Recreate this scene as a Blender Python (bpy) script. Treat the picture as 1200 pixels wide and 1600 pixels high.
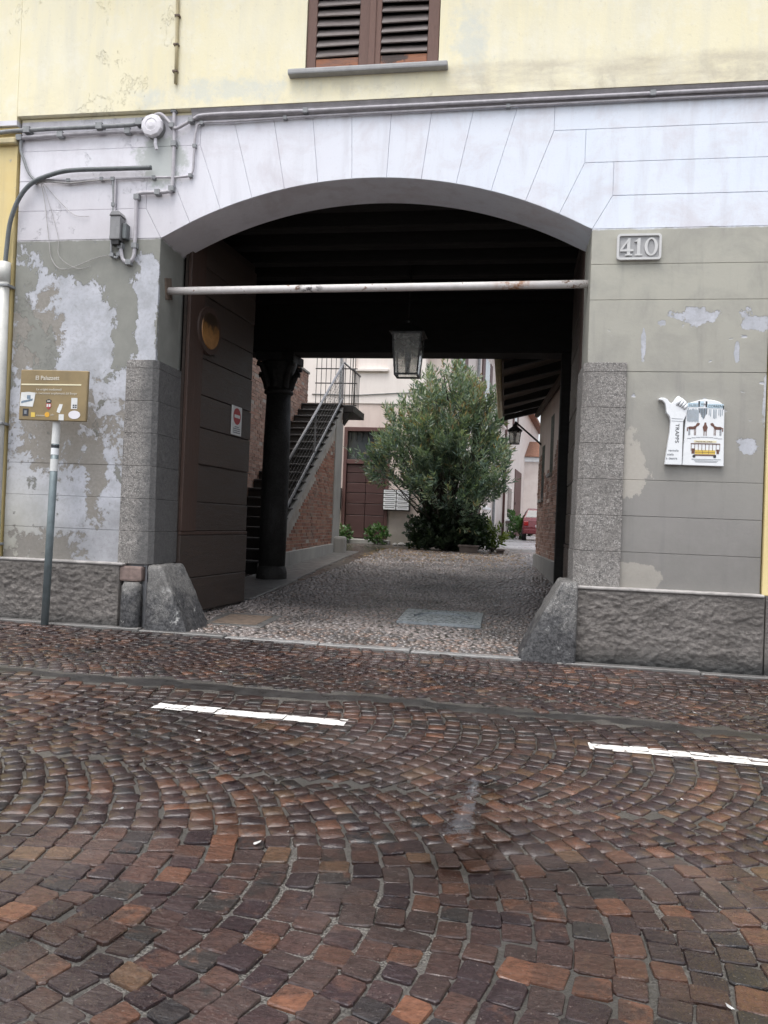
import bpy, bmesh, math, random
import numpy as np
from mathutils import Vector, Matrix
rng = np.random.default_rng(7); random.seed(7)
R = math.radians
SC = bpy.context.scene
COL = SC.collection
for o in list(bpy.data.objects): bpy.data.objects.remove(o, do_unlink=True)

# ------------------------------------------------------------------ camera
YAW, PITCH, ROLL = R(8.99), R(0.75), R(2.22)
cam_d = bpy.data.cameras.new('camera'); cam = bpy.data.objects.new('camera', cam_d); COL.objects.link(cam)
_r = Vector((math.cos(YAW), math.sin(YAW), 0)); _f = Vector((-math.sin(YAW), math.cos(YAW), 0)); _u = Vector((0, 0, 1))
fw = _f*math.cos(PITCH)+_u*math.sin(PITCH); up = _u*math.cos(PITCH)-_f*math.sin(PITCH)
rt = _r*math.cos(ROLL)+up*math.sin(ROLL); up = up*math.cos(ROLL)-_r*math.sin(ROLL)
CAM = Vector((1.019, -6.738, 1.10))
m = Matrix((rt, up, -fw)).transposed().to_4x4(); m.translation = CAM
cam.matrix_world = m
cam_d.sensor_fit = 'VERTICAL'; cam_d.sensor_height = 36; cam_d.sensor_width = 27; cam_d.lens = 27.0
cam_d.clip_start = 0.05; cam_d.clip_end = 1500
SC.camera = cam

# ------------------------------------------------------------------ world, sun, exposure (overcast, after rain)
W = bpy.data.worlds.new('World'); SC.world = W; W.use_nodes = True
wn = W.node_tree; wn.nodes.clear()
sky = wn.nodes.new('ShaderNodeTexSky'); sky.sky_type = 'NISHITA'; sky.sun_disc = False
SUN_EL, SUN_AZ = R(72), R(205)
sky.sun_elevation = SUN_EL; sky.sun_rotation = SUN_AZ; sky.air_density = 1.0; sky.dust_density = 4.0; sky.ozone_density = 1.0
hs = wn.nodes.new('ShaderNodeHueSaturation'); hs.inputs['Saturation'].default_value = 0.30
bg = wn.nodes.new('ShaderNodeBackground'); bg.inputs['Strength'].default_value = 0.15
wo = wn.nodes.new('ShaderNodeOutputWorld')
wn.links.new(sky.outputs[0], hs.inputs['Color']); wn.links.new(hs.outputs[0], bg.inputs['Color']); wn.links.new(bg.outputs[0], wo.inputs[0])
sun_d = bpy.data.lights.new('sun', 'SUN'); sun_d.energy = 0.6; sun_d.angle = R(35); sun_d.color = (1.0, 0.97, 0.93)
sun = bpy.data.objects.new('sun', sun_d); COL.objects.link(sun)
sd = Vector((math.sin(SUN_AZ)*math.cos(SUN_EL), math.cos(SUN_AZ)*math.cos(SUN_EL), math.sin(SUN_EL)))
sun.rotation_euler = sd.to_track_quat('Z', 'Y').to_euler()
vs = SC.view_settings; vs.view_transform = 'Standard'; vs.look = 'None'; vs.gamma = 1.0; vs.use_curve_mapping = False
vs.exposure = 1.14
SC.render.engine = 'CYCLES'; SC.cycles.use_denoising = True; SC.cycles.max_bounces = 8; SC.cycles.use_adaptive_sampling = True; SC.cycles.adaptive_threshold = 0.02
try: SC.cycles.denoiser = 'OPENIMAGEDENOISE'
except Exception: pass

# ------------------------------------------------------------------ node helper
class S:
    def __init__(s, name):
        s.m = bpy.data.materials.new(name); s.m.use_nodes = True; s.nt = s.m.node_tree; s.nt.nodes.clear()
        s._pos = None; s._xyz = None
    def n(s, t, **k):
        nd = s.nt.nodes.new(t)
        for a, v in k.items(): setattr(nd, a, v)
        return nd
    def set(s, sock, v):
        if isinstance(v, bpy.types.NodeSocket): s.nt.links.new(v, sock)
        elif v is not None:
            if sock.type == 'RGBA' and len(v) == 3: v = (*v, 1)
            sock.default_value = v
    @property
    def pos(s):
        if s._pos is None: s._pos = s.n('ShaderNodeNewGeometry').outputs['Position']
        return s._pos
    @property
    def xyz(s):
        if s._xyz is None:
            a = s.n('ShaderNodeSeparateXYZ'); s.set(a.inputs[0], s.pos); s._xyz = a.outputs
        return s._xyz
    def map(s, v, sc=(1, 1, 1), loc=(0, 0, 0), rot=(0, 0, 0)):
        a = s.n('ShaderNodeMapping'); s.set(a.inputs['Vector'], v); a.inputs['Scale'].default_value = sc; a.inputs['Location'].default_value = loc; a.inputs['Rotation'].default_value = rot
        return a.outputs[0]
    def noise(s, scale, detail=4, rough=.55, dist=0, v=None, col=False):
        a = s.n('ShaderNodeTexNoise'); s.set(a.inputs['Vector'], v or s.pos)
        a.inputs['Scale'].default_value = scale; a.inputs['Detail'].default_value = detail; a.inputs['Roughness'].default_value = rough; a.inputs['Distortion'].default_value = dist
        return a.outputs['Color' if col else 'Fac']
    def vor(s, scale, feature='F1', out='Distance', v=None, rand=1):
        a = s.n('ShaderNodeTexVoronoi', feature=feature); s.set(a.inputs['Vector'], v or s.pos); a.inputs['Scale'].default_value = scale; a.inputs['Randomness'].default_value = rand
        return a.outputs[out]
    def math(s, op, a, b=None, c=None, clamp=False):
        nd = s.n('ShaderNodeMath', operation=op, use_clamp=clamp)
        for i, v in enumerate((a, b, c)):
            if v is not None: s.set(nd.inputs[i], v)
        return nd.outputs[0]
    def add(s, *a):
        r = a[0]
        for b in a[1:]: r = s.math('ADD', r, b)
        return r
    def mul(s, a, b): return s.math('MULTIPLY', a, b)
    def mr(s, v, a, b, c=0., d=1., smooth=False):
        nd = s.n('ShaderNodeMapRange', interpolation_type='SMOOTHSTEP' if smooth else 'LINEAR', clamp=True)
        for i, x in enumerate((v, a, b, c, d)): s.set(nd.inputs[i], x)
        return nd.outputs[0]
    def mix(s, f, a, b, bt='MIX'):
        nd = s.n('ShaderNodeMix', data_type='RGBA', blend_type=bt); s.set(nd.inputs[0], f); s.set(nd.inputs[6], a); s.set(nd.inputs[7], b)
        return nd.outputs[2]
    def ramp(s, f, stops, const=False):
        nd = s.n('ShaderNodeValToRGB'); cr = nd.color_ramp
        if const: cr.interpolation = 'CONSTANT'
        while len(cr.elements) < len(stops): cr.elements.new(0.5)
        for e, (p, c) in zip(cr.elements, stops): e.position = p; e.color = (*c, 1)
        s.set(nd.inputs[0], f); return nd.outputs[0]
    def attr(s, name):
        return s.n('ShaderNodeAttribute', attribute_name=name).outputs['Fac']
    def orand(s): return s.n('ShaderNodeObjectInfo').outputs['Random']
    def ell(s, x0, z0, rx, rz):
        x, y, z = s.xyz
        a = s.math('DIVIDE', s.math('SUBTRACT', x, x0), rx); b = s.math('DIVIDE', s.math('SUBTRACT', z, z0), rz)
        return s.math('SUBTRACT', 1.0, s.math('SQRT', s.add(s.mul(a, a), s.mul(b, b))))
    def bump(s, h, strength=.5, dist=.01, nrm=None):
        nd = s.n('ShaderNodeBump'); s.set(nd.inputs['Height'], h); nd.inputs['Strength'].default_value = strength; nd.inputs['Distance'].default_value = dist
        if nrm: s.set(nd.inputs['Normal'], nrm)
        return nd.outputs[0]
    def out(s, col, rough=.7, nrm=None, **k):
        b = s.n('ShaderNodeBsdfPrincipled'); s.set(b.inputs['Base Color'], col); s.set(b.inputs['Roughness'], rough)
        if nrm: s.set(b.inputs['Normal'], nrm)
        for a, v in k.items(): s.set(b.inputs[a.replace('_', ' ')], v)
        o = s.n('ShaderNodeOutputMaterial'); s.set(o.inputs[0], b.outputs[0])
        return s.m

def simple(name, col, rough=.6, var=.25, scale=6, bump=.15, bs=60, **k):
    s = S(name); c2 = tuple(max(0, c*(1-var)) for c in col)
    c = s.mix(s.mr(s.noise(scale, 6, .65), .35, .65), c2, col)
    return s.out(c, s.mr(s.noise(scale*2, 3), .3, .7, max(.05, rough-.12), min(1, rough+.12)), s.bump(s.noise(bs, 5, .6), bump, .004) if bump else None, **k)

MT = {}
# facade paint: yellow above the string course, lilac white round the arch, grey green below, peeling
def facade_mat():
    s = S('facade_paint'); x, y, z = s.xyz
    nb = s.noise(1.1, 5, .6); nf = s.noise(7, 8, .65); nff = s.noise(34, 6, .65)
    blot = s.noise(2.3, 8, .68, .4)
    wob = s.mul(s.math('SUBTRACT', nf, .5), .05)
    zz = s.add(z, wob)
    stv = s.map(s.pos, (5, 5, .6)); streak = s.noise(1.6, 5, .6, 0, stv)
    # yellow
    yel = s.mix(s.mr(nb, .35, .68), (.86, .785, .53), (.87, .82, .63))
    yel = s.mix(s.mul(s.mr(streak, .42, .70), .6), yel, (.74, .71, .58)); yel = s.mix(s.mr(s.noise(3.7, 9, .75), .52, .66, 0, .5), yel, (.88, .85, .72)); yel = s.mix(s.mr(s.noise(24, 6, .7), .60, .70, 0, .4), yel, (.62, .57, .42))
    worn = s.math('MULTIPLY', s.mr(z, 4.85, 5.25, 1, 0), s.mr(blot, .50, .60, 0, 1))
    worn = s.math('MULTIPLY', worn, s.mr(x, -1.6, 0.8, .35, 1.))
    yel = s.mix(s.mul(worn, .75), yel, s.mix(nff, (.42, .38, .28), (.62, .58, .46)))
    pale = s.math('MAXIMUM', s.ell(-2.42, 5.0, .2, .14), s.math('MAXIMUM', s.ell(-1.55, 5.02, .75, .13), s.ell(.55, 5.35, .22, .4)))
    pale = s.mr(s.add(pale, s.mul(s.math('SUBTRACT', nf, .5), 3.0)), .1, .8)
    yel = s.mix(s.mul(pale, .55), yel, (.62, .66, .64))
    band = s.mul(s.mul(s.mr(s.add(z, s.mul(s.math('SUBTRACT', nf, .5), .12)), 5.16, 5.10), s.mr(x, .25, .5)), s.mr(s.noise(3, 7, .7, 0, s.map(s.pos, (.5, 1, 2))), .34, .62))
    yel = s.mix(s.mul(band, .8), yel, s.mix(nff, (.50, .44, .33), (.66, .61, .48)))
    # lilac white
    wh = s.mix(s.mr(x, -2.5, 1.6), (.76, .74, .79), (.73, .79, .885))
    wh = s.mix(s.mr(nb, .35, .7, 0, .55), wh, (.80, .82, .87))
    wh = s.mix(s.mul(s.mr(blot, .48, .66), .6), wh, (.62, .59, .63)); wh = s.mix(s.mul(s.mr(streak, .5, .72), .45), wh, (.56, .55, .59)); wh = s.mix(s.mr(s.noise(60, 4, .6), .6, .72, 0, .35), wh, (.50, .49, .52))
    dirty = s.math('MULTIPLY', s.mr(s.add(z, s.mul(s.math('SUBTRACT', blot, .5), .5)), 4.3, 3.8), s.mr(x, -1.75, -2.3))
    wh = s.mix(s.mul(dirty, .6), wh, s.mix(nf, (.44, .42, .44), (.62, .60, .63)))
    grn = s.mr(s.add(s.ell(-2.3, 4.42, .28, .3), s.mul(s.math('SUBTRACT', nf, .5), 1.8)), .05, .3)
    wh = s.mix(s.mul(grn, .7), wh, (.40, .44, .40))
    wh = s.mix(s.mul(s.mr(z, 4.80, 4.68, 1, 0), s.mr(streak, .4, .7, .05, .5)), wh, (.45, .43, .44))
    # grey green
    gr = s.mix(s.mr(s.add(z, s.mul(nb, .8)), 1.6, 3.6), (.25, .24, .228), (.41, .40, .345))
    gr = s.mix(s.mul(s.mr(blot, .45, .7), .5), gr, (.235, .232, .215))
    gr = s.mix(s.mul(s.mr(streak, .55, .78), .35), gr, (.145, .145, .147))
    # undercoat and bare render
    n3 = s.noise(5.0, 10, .72, .2, s.map(s.pos, (1, 1, 1), (1.3, 5, 2.7)))
    und = s.mix(s.mr(blot, .35, .65), (.40, .415, .45), (.55, .56, .61))
    und = s.mix(s.mr(n3, .48, .62, 0, .55), und, (.31, .315, .33)); und = s.mix(s.mr(nff, .5, .7, 0, .6), und, (.32, .32, .335))
    und = s.mix(s.mul(s.mr(z, 1.7, .7), s.mr(x, -3.0, -3.6)), und, (.46, .45, .39))
    ren = s.mix(nff, (.17, .155, .135), (.36, .34, .31)); ren = s.mix(s.mr(nf, .5, .7, 0, .6), ren, (.24, .22, .19))
    left = s.mr(x, -2.1, -2.2)
    gr = s.mix(s.mul(left, .75), gr, s.mix(s.mr(nf, .35, .65), (.165, .17, .157), (.225, .23, .212)))
    n2 = s.noise(2.6, 12, .72, .15, s.map(s.pos, (1, 1, .8), (3.3, 1, 7.7)))
    # paint left on the left pier
    k = s.add(s.mul(s.math('SUBTRACT', n2, .5), 4.6), s.mr(z, 1.2, 3.75, -.62, .46))
    k = s.math('SUBTRACT', k, s.mul(s.math('MAXIMUM', s.ell(-2.37, 3.0, .13, .55), 0), 1.5))
    k = s.math('SUBTRACT', k, s.mul(s.math('MAXIMUM', s.ell(-2.95, 2.85, .42, .62), 0), 1.6))
    k = s.math('SUBTRACT', k, s.mul(s.math('MAXIMUM', s.ell(-3.38, 3.1, .28, .28), 0), 1.4))
    k = s.math('ADD', k, s.mul(s.math('MAXIMUM', s.ell(-2.6, 3.1, .25, .4), 0), .6))
    # in the reveal (y>0) the paint holds
    k = s.math('ADD', k, s.mul(s.mr(y, .02, .06), .9))
    pl = s.mr(k, -.015, .02)
    # right pier patches
    e = s.ell(2.62, 2.93, .45, .11)
    for a in ((2.97, 2.86, .15, .09), (2.87, 2.66, .035, .16), (2.98, 1.84, .10, .10), (2.26, 2.87, .07, .05), (3.10, 2.3, .03, .3), (2.12, 2.72, .02, .15)): e = s.math('MAXIMUM', e, s.ell(*a))
    fl = s.mr(s.noise(6.5, 3, .5, 0, s.map(s.pos, (1, 1, 1.6), (9, 2, 4))), .66, .72)
    fl = s.mul(fl, s.mul(s.mr(z, 1.9, 2.1), s.mr(z, 3.0, 2.85)))
    er = s.mr(s.add(e, s.mul(s.math('SUBTRACT', n2, .5), 4.2)), .30, .33)
    er = s.math('MAXIMUM', er, fl)
    pr = s.math('SUBTRACT', 1., er)
    cover = s.add(s.mul(left, pl), s.mul(s.math('SUBTRACT', 1., left), pr))
    # bare render
    q = s.math('MAXIMUM', s.ell(-3.2, 1.85, .62, .48), s.math('MAXIMUM', s.ell(-3.5, 2.75, .34, .5), s.ell(-3.3, .72, .5, .22)))
    q = s.math('MAXIMUM', q, s.ell(-2.82, 1.45, .14, .5))
    q = s.add(q, s.mul(s.math('SUBTRACT', n2, .5), -1.6), s.mul(s.math('SUBTRACT', n3, .5), 4.0))
    rl = s.mul(s.mr(q, .16, .30), left)
    beige = s.mr(s.add(s.ell(2.02, 1.68, .22, .38), s.mul(s.math('SUBTRACT', n2, .5), 2.4)), .2, .26)
    bg2 = s.mr(s.add(s.ell(2.1, .68, .28, .18), s.mul(s.math('SUBTRACT', n2, .5), 1.2)), .2, .25)
    under = s.mix(rl, und, ren)
    low = s.mix(cover, under, gr)
    low = s.mix(s.math('MAXIMUM', beige, bg2), low, s.mix(nff, (.36, .33, .29), (.44, .42, .38)))
    c = s.mix(s.mr(zz, 3.665, 3.685), low, wh)
    c = s.mix(s.mr(z, 4.83, 4.835), c, yel)
    damp = s.mul(s.mr(s.add(z, s.mul(s.math('SUBTRACT', n2, .5), 1.1)), 1.25, .72), s.mr(z, 3.6, 3.5)); c = s.mix(s.mul(damp, .42), c, (.13, .125, .115))
    b = s.bump(s.add(s.mul(s.noise(30, 7, .7), .6), s.mul(s.noise(5, 4, .6), .5)), .5, .006)
    b = s.bump(s.add(cover, s.mul(rl, -.6)), .8, .004, b)
    return s.out(c, s.mr(nf, .3, .7, .62, .88), b)
MT['facade'] = facade_mat()
def yellow_mat():
    s = S('yellow_render'); st = s.noise(1.6, 5, .6, 0, s.map(s.pos, (5, 5, .5)))
    c = s.mix(s.mr(s.noise(1.3, 6, .65), .35, .7), (.72, .56, .25), (.78, .66, .36))
    c = s.mix(s.mul(s.mr(st, .5, .75), .5), c, (.55, .45, .26))
    c = s.mix(s.mr(s.noise(9, 6, .7), .62, .70), c, (.48, .42, .32))
    return s.out(c, .8, s.bump(s.noise(50, 6, .65), .3, .005))
MT['yellow'] = yellow_mat()
def granite(name, base, dark, light, wet=.0, low=None):
    s = S(name); sp = s.noise(95, 3, .7); bl = s.noise(38, 4, .7); big = s.noise(2.5, 6, .65)
    c = s.mix(s.mr(bl, .38, .62), dark, base); c = s.mix(s.mr(sp, .54, .66), c, light); c = s.mix(s.mr(s.noise(120, 2, .6), .6, .68), c, tuple(v*.35 for v in dark))
    c = s.mix(s.mr(big, .5, .68, 0, .65), c, tuple(v*.55 for v in base))
    if name == 'granite':
        gx = s.mul(s.mr(s.add(s.xyz[0], s.mul(s.math('SUBTRACT', big, .5), .35)), -2.42, -2.30), s.mr(s.xyz[0], 0, -.1)); c = s.mix(s.mul(gx, .8), c, s.mix(bl, (.05, .05, .052), (.13, .13, .13)))
    if low:
        z = s.xyz[2]; c = s.mix(s.mr(s.add(z, s.mul(s.math('SUBTRACT', s.noise(5, 7, .7), .5), 1.3)), low[1], low[0]), c, s.mix(s.mr(bl, .4, .6), (.022, .022, .024), (.085, .085, .088))); c = s.mix(s.mul(s.mr(s.noise(11, 6, .7), .60, .66), s.mr(z, .6, .3)), c, (.34, .34, .33))
    return s.out(c, s.mr(big, .35, .65, .62-wet, .85-wet), s.bump(s.add(s.mul(bl, .6), s.mul(s.noise(14, 5, .6), 1.2), s.mul(sp, .3)), .9, .009))
MT['granite'] = granite('granite', (.275, .258, .242), (.13, .124, .117), (.48, .46, .44))
MT['granite_dark'] = granite('granite_guard', (.20, .193, .185), (.09, .09, .088), (.37, .36, .35), .2, (.22, .46))
def plinth_mat():
    s = S('rough_cement'); st = s.noise(38, 8, .72, 0, s.map(s.pos, (1, 1, 1.6))); big = s.noise(2.1, 6, .65)
    c = s.mix(s.mr(st, .35, .68), (.10, .091, .083), (.25, .228, .212)); c = s.mix(s.mr(big, .45, .68, 0, .55), c, (.075, .069, .063))
    c = s.mix(s.mr(s.add(s.xyz[2], s.mul(big, .15)), .22, .08), c, (.035, .035, .034))
    return s.out(c, s.mr(big, .4, .6, .5, .8), s.bump(st, 1., .016))
MT['plinth'] = plinth_mat()
MT['string'] = simple('string_stone', (.46, .44, .455), .8, .35, 5, .3, 50)
MT['old_mortar'] = simple('old_pink_mortar', (.25, .185, .165), .85, .45, 14, .7, 40)
MT['ledge'] = simple('plinth_ledge', (.42, .40, .385), .8, .4, 9, .5, 40)
# road
def sett_mat():
    s = S('porphyry'); r = s.attr('rnd'); x, y, z = s.xyz
    g = s.noise(60, 5, .65); l = s.noise(16, 4, .6); strata = s.noise(11, 5, .6, 0, s.map(s.pos, (1, 3.5, 1), (0, 0, 0), (0, 0, .6)))
    c = s.ramp(r, [(0, (.050, .033, .033)), (.13, (.040, .027, .030)), (.24, (.066, .040, .034)), (.36, (.058, .041, .036)), (.46, (.041, .040, .037)), (.55, (.078, .046, .035)), (.64, (.052, .036, .036)), (.72, (.034, .033, .034)), (.78, (.085, .046, .031)), (.85, (.13, .062, .033)), (.92, (.17, .074, .033)), (.97, (.13, .080, .040))], True)
    blo = s.mr(s.add(s.noise(13, 4, .6, .3), s.mul(s.math('SUBTRACT', s.math('FRACT', s.mul(r, 7.3)), .5), .35)), .52, .66)
    c = s.mix(s.mul(blo, .7), c, s.ramp(s.math('FRACT', s.mul(r, 3.7)), [(0, (.055, .035, .033)), (.3, (.11, .055, .034)), (.55, (.045, .042, .040)), (.75, (.15, .070, .036)), (1, (.07, .045, .040))]))
    c = s.mix(s.mr(strata, .35, .7, 0, .6), c, s.mix(1., c, (1.5, 1.32, 1.2), 'MULTIPLY'))
    c = s.mix(s.mr(g, .42, .72, 0, .75), c, s.mix(1., c, (.42, .42, .46), 'MULTIPLY')); hsv = s.n('ShaderNodeHueSaturation'); hsv.inputs['Saturation'].default_value = .86; s.set(hsv.inputs['Value'], s.mr(s.noise(.75, 5, .6), .38, .62, .42, 1.0)); s.set(hsv.inputs['Color'], s.mix(1., c, (.84, .75, .79), 'MULTIPLY')); c = hsv.outputs[0]
    c = s.mix(s.mr(s.noise(130, 2, .5), .66, .74, 0, .5), c, (.20, .17, .15))
    dust = s.mul(s.mr(s.noise(1.3, 5, .6), .52, .68), .28)
    c = s.mix(dust, c, (.12, .10, .095))
    wet = s.noise(.9, 4, .55, .3)
    film = s.mr(wet, .4, .62)
    ro = s.add(s.mr(film, 0, 1, .32, .11), s.mul(s.math('SUBTRACT', g, .5), .20))
    # wet run-off line in front of the gate
    dx = s.math('ABSOLUTE', s.math('SUBTRACT', x, s.add(.90, s.mul(s.math('SUBTRACT', s.noise(2.2, 3), .5), .5))))
    run = s.mul(s.mr(dx, .17, .06), s.mul(s.mr(y, -4.35, -4.15), s.mr(y, -2.9, -3.2)))
    run = s.mul(run, s.mr(l, .38, .58))
    ro = s.math('SUBTRACT', ro, s.mul(run, .45))
    nd = s.n('ShaderNodeBump'); s.set(nd.inputs['Height'], s.add(s.mul(l, 1.1), s.mul(strata, .8), s.mul(g, .5))); nd.inputs['Distance'].default_value = .007; s.set(nd.inputs['Strength'], s.mr(run, 0, 1, .85, .10)); nh = nd.outputs[0]
    ro = s.math('MAXIMUM', ro, .04)
    return s.out(c, ro, nh, Specular_IOR_Level=.55)
MT['sett'] = sett_mat()
def joint_mat():
    s = S('gritty_joint'); g = s.noise(170, 3, .6); b = s.noise(1.1, 5, .6)
    c = s.mix(s.mr(g, .38, .66), (.04, .037, .034), (.20, .19, .175)); c = s.mix(s.mr(b, .40, .56, 0, .8), c, (.035, .033, .030))
    return s.out(c, s.mr(b, .35, .65, .16, .55), s.bump(g, .8, .006))
MT['joint'] = joint_mat()
MT['asphalt'] = simple('asphalt_patch', (.036, .034, .034), .36, .6, 5, .9, 120)
def paint_mat():
    s = S('road_paint'); n = s.noise(26, 7, .7); b = s.noise(3, 4)
    c = s.mix(s.mr(s.add(n, s.mul(b, .25)), .68, .76), (.70, .69, .67), (.10, .075, .07)); c = s.mix(s.mr(s.noise(90, 3), .55, .7, 0, .5), c, (.42, .40, .38))
    return s.out(c, .5, s.bump(n, .3, .003))
MT['paint'] = paint_mat()
def cobble_mat():
    s = S('river_cobble'); r = s.attr('rnd'); x, y, z = s.xyz
    c = s.ramp(r, [(0, (0.16, 0.141, 0.125)), (.16, (0.208, 0.192, 0.179)), (.3, (0.136, 0.125, 0.12)), (.42, (0.24, 0.184, 0.144)), (.54, (0.176, 0.176, 0.184)), (.66, (0.272, 0.168, 0.115)), (.74, (0.32, 0.272, 0.24)), (.84, (0.112, 0.12, 0.131)), (.92, (0.352, 0.208, 0.136)), (.97, (0.416, 0.352, 0.304))], True)
    g = s.noise(45, 4, .6); b = s.noise(.9, 5, .6)
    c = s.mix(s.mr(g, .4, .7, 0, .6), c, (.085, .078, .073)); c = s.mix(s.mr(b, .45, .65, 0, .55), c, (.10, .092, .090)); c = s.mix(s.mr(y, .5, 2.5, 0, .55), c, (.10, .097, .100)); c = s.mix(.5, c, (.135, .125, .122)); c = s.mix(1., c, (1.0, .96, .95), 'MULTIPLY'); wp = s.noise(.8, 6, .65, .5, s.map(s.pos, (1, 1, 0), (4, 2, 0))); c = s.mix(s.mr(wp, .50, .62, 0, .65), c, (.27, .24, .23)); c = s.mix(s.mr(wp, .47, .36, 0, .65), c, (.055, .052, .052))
    return s.out(c, s.mr(b, .38, .60, .08, .28), s.bump(g, .4, .004))
MT['cobble'] = cobble_mat()
def yard_mat():
    s = S('cobbled_yard'); v = s.map(s.pos, (1, 1, .1)); d = s.vor(13, 'F1', 'Distance', v); cc = s.vor(13, 'F1', 'Color', v)
    b = s.noise(.35, 6, .65); y = s.xyz[1]; g = s.noise(.9, 6, .6)
    sx = s.n('ShaderNodeSeparateColor'); s.set(sx.inputs[0], cc)
    c = s.ramp(sx.outputs[0], [(0, (.10, .09, .088)), (.3, (.15, .135, .13)), (.55, (.17, .145, .13)), (.75, (.09, .087, .088)), (1, (.21, .19, .18))])
    c = s.mix(s.mr(d, .25, .5), c, (.05, .045, .04))
    leaf = s.mul(s.mul(s.mr(y, 7.5, 10.5), s.mr(y, 15.5, 13)), s.mr(s.noise(18, 5, .7), .5, .62))
    c = s.mix(s.mul(leaf, .65), c, s.mix(s.noise(30, 3), (.16, .10, .05), (.24, .17, .10)))
    c = s.mix(s.mr(y, 15.5, 18), c, s.mix(g, (.20, .20, .21), (.36, .36, .38)))
    return s.out(c, s.mr(b, .4, .62, .14, .45), s.bump(s.mul(d, -1), .6, .02))
MT['yard'] = yard_mat()
MT['slab'] = simple('worn_slab', (.17, .165, .16), .4, .4, 4, .35, 60)
MT['slab_light'] = simple('threshold_stone', (.27, .265, .26), .5, .4, 7, .4, 60)
MT['iron_cover'] = simple('cast_cover', (.27, .30, .32), .28, .3, 12, .4, 90)
def wood(name, a, b, c3, rough=.65, axis=(1, 1, 14), chip=None, sc=2.2):
    s = S(name); v = s.map(s.pos, axis); g = s.noise(sc, 8, .7, .6, v); f = s.noise(sc*7, 5, .6, 0, v); bl = s.noise(3, 6, .65)
    c = s.mix(s.mr(g, .35, .68), a, b); c = s.mix(s.mr(f, .5, .72, 0, .6), c, c3); c = s.mix(s.mul(s.orand(), .35), c, c3)
    if chip: c = s.mix(s.mr(s.add(bl, s.mul(f, .3)), chip[1], chip[1]+.05), c, chip[0])
    return s.out(c, s.mr(g, .3, .7, rough-.1, rough+.15), s.bump(s.add(g, s.mul(f, .5)), .5, .006))
MT['gate_wood'] = wood('gate_wood', (.044, .032, .027), (.085, .060, .048), (.018, .014, .0125), .5, (1.5, 1.5, 12), ((.13, .12, .115), .86), 2.8)
MT['gate_stile'] = wood('gate_stile', (.058, .033, .025), (.080, .047, .036), (.026, .017, .014), .6, (9, 9, 1))
MT['shutter'] = wood('shutter_frame', (.16, .082, .062), (.22, .135, .11), (.10, .062, .053), .7, (10, 10, 1), ((.34, .12, .045), .80))
MT['slat'] = wood('shutter_slat', (.17, .14, .13), (.27, .245, .235), (.10, .08, .074), .75, (1, 1, 10), ((.20, .105, .08), .86))
MT['chipped'] = wood('shutter_rail', (.24, .11, .07), (.42, .16, .07), (.10, .065, .058), .7, (1, 1, 8), ((.07, .05, .045), .70))
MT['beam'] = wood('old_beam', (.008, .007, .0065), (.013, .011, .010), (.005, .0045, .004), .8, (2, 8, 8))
MT['soffit'] = wood('eave_board', (.085, .062, .046), (.13, .098, .075), (.05, .037, .03), .8, (1.2, 9, 1))
MT['maroon'] = wood('maroon_door', (.060, .026, .024), (.085, .040, .036), (.036, .018, .018), .5, (1, 1, 8))
MT['maroon_v'] = wood('maroon_shutter', (.10, .045, .040), (.14, .065, .055), (.06, .03, .028), .6, (8, 8, 1))
def plaster(name, a, b, dirt, base_z=None, rough=.85):
    s = S(name); n = s.noise(1.4, 7, .66); st = s.noise(1.5, 5, .6, 0, s.map(s.pos, (4, 4, .5)))
    c = s.mix(s.mr(n, .35, .68), a, b); c = s.mix(s.mul(s.mr(st, .5, .75), .5), c, dirt)
    if base_z: c = s.mix(s.mr(s.add(s.xyz[2], s.mul(n, .8)), base_z[1], base_z[0]), c, base_z[2])
    return s.out(c, rough, s.bump(s.add(n, s.noise(40, 5, .6)), .35, .008))
MT['pink_low'] = plaster('pink_plaster', (.64, .53, .48), (.71, .61, .56), (.53, .44, .40), (1.1, 1.9, (.30, .27, .235)))
MT['pink_up'] = plaster('cream_plaster', (.76, .70, .66), (.83, .77, .73), (.66, .59, .55))
MT['lane_wall'] = plaster('lane_plaster', (.64, .56, .52), (.73, .66, .62), (.52, .46, .43), (1.0, 1.8, (.33, .30, .28)))
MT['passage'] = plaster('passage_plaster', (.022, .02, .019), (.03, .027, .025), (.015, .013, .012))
MT['grey_plaster'] = plaster('grey_plaster', (.28, .275, .26), (.36, .35, .33), (.19, .185, .175))
MT['wing_plaster'] = plaster('wing_plaster', (.58, .48, .42), (.66, .56, .50), (.44, .36, .31))
def brick_mat(name, stops, dirt=.3):
    s = S(name); r = s.attr('rnd'); c = s.ramp(r, stops, True); n = s.noise(30, 5, .65); b = s.noise(1.1, 5, .65)
    c = s.mix(s.mr(n, .4, .7, 0, .5), c, (.16, .10, .08)); c = s.mix(s.mr(b, .45, .68, 0, dirt), c, (.22, .19, .165))
    return s.out(c, .85, s.bump(n, .6, .006))
MT['brick'] = brick_mat('brick_red', [(0, (.27, .115, .075)), (.25, (.32, .15, .10)), (.5, (.22, .10, .07)), (.7, (.35, .19, .13)), (.88, (.26, .17, .13))])
MT['brick_pale'] = brick_mat('brick_pale', [(0, (.36, .21, .16)), (.25, (.42, .26, .20)), (.5, (.30, .18, .14)), (.7, (.46, .31, .25)), (.88, (.36, .27, .23))])
MT['mortar'] = simple('mortar', (.40, .37, .33), .9, .35, 5, .4, 60)
MT['pole'] = simple('galvanised_pole', (.20, .245, .26), .45, .3, 9, .2, 80, Metallic=.35)
MT['sign_brown'] = simple('sign_brown', (.29, .215, .105), .45, .25, 5, .05, 60)
MT['sign_back'] = simple('sign_edge', (.11, .075, .045), .5)
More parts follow.
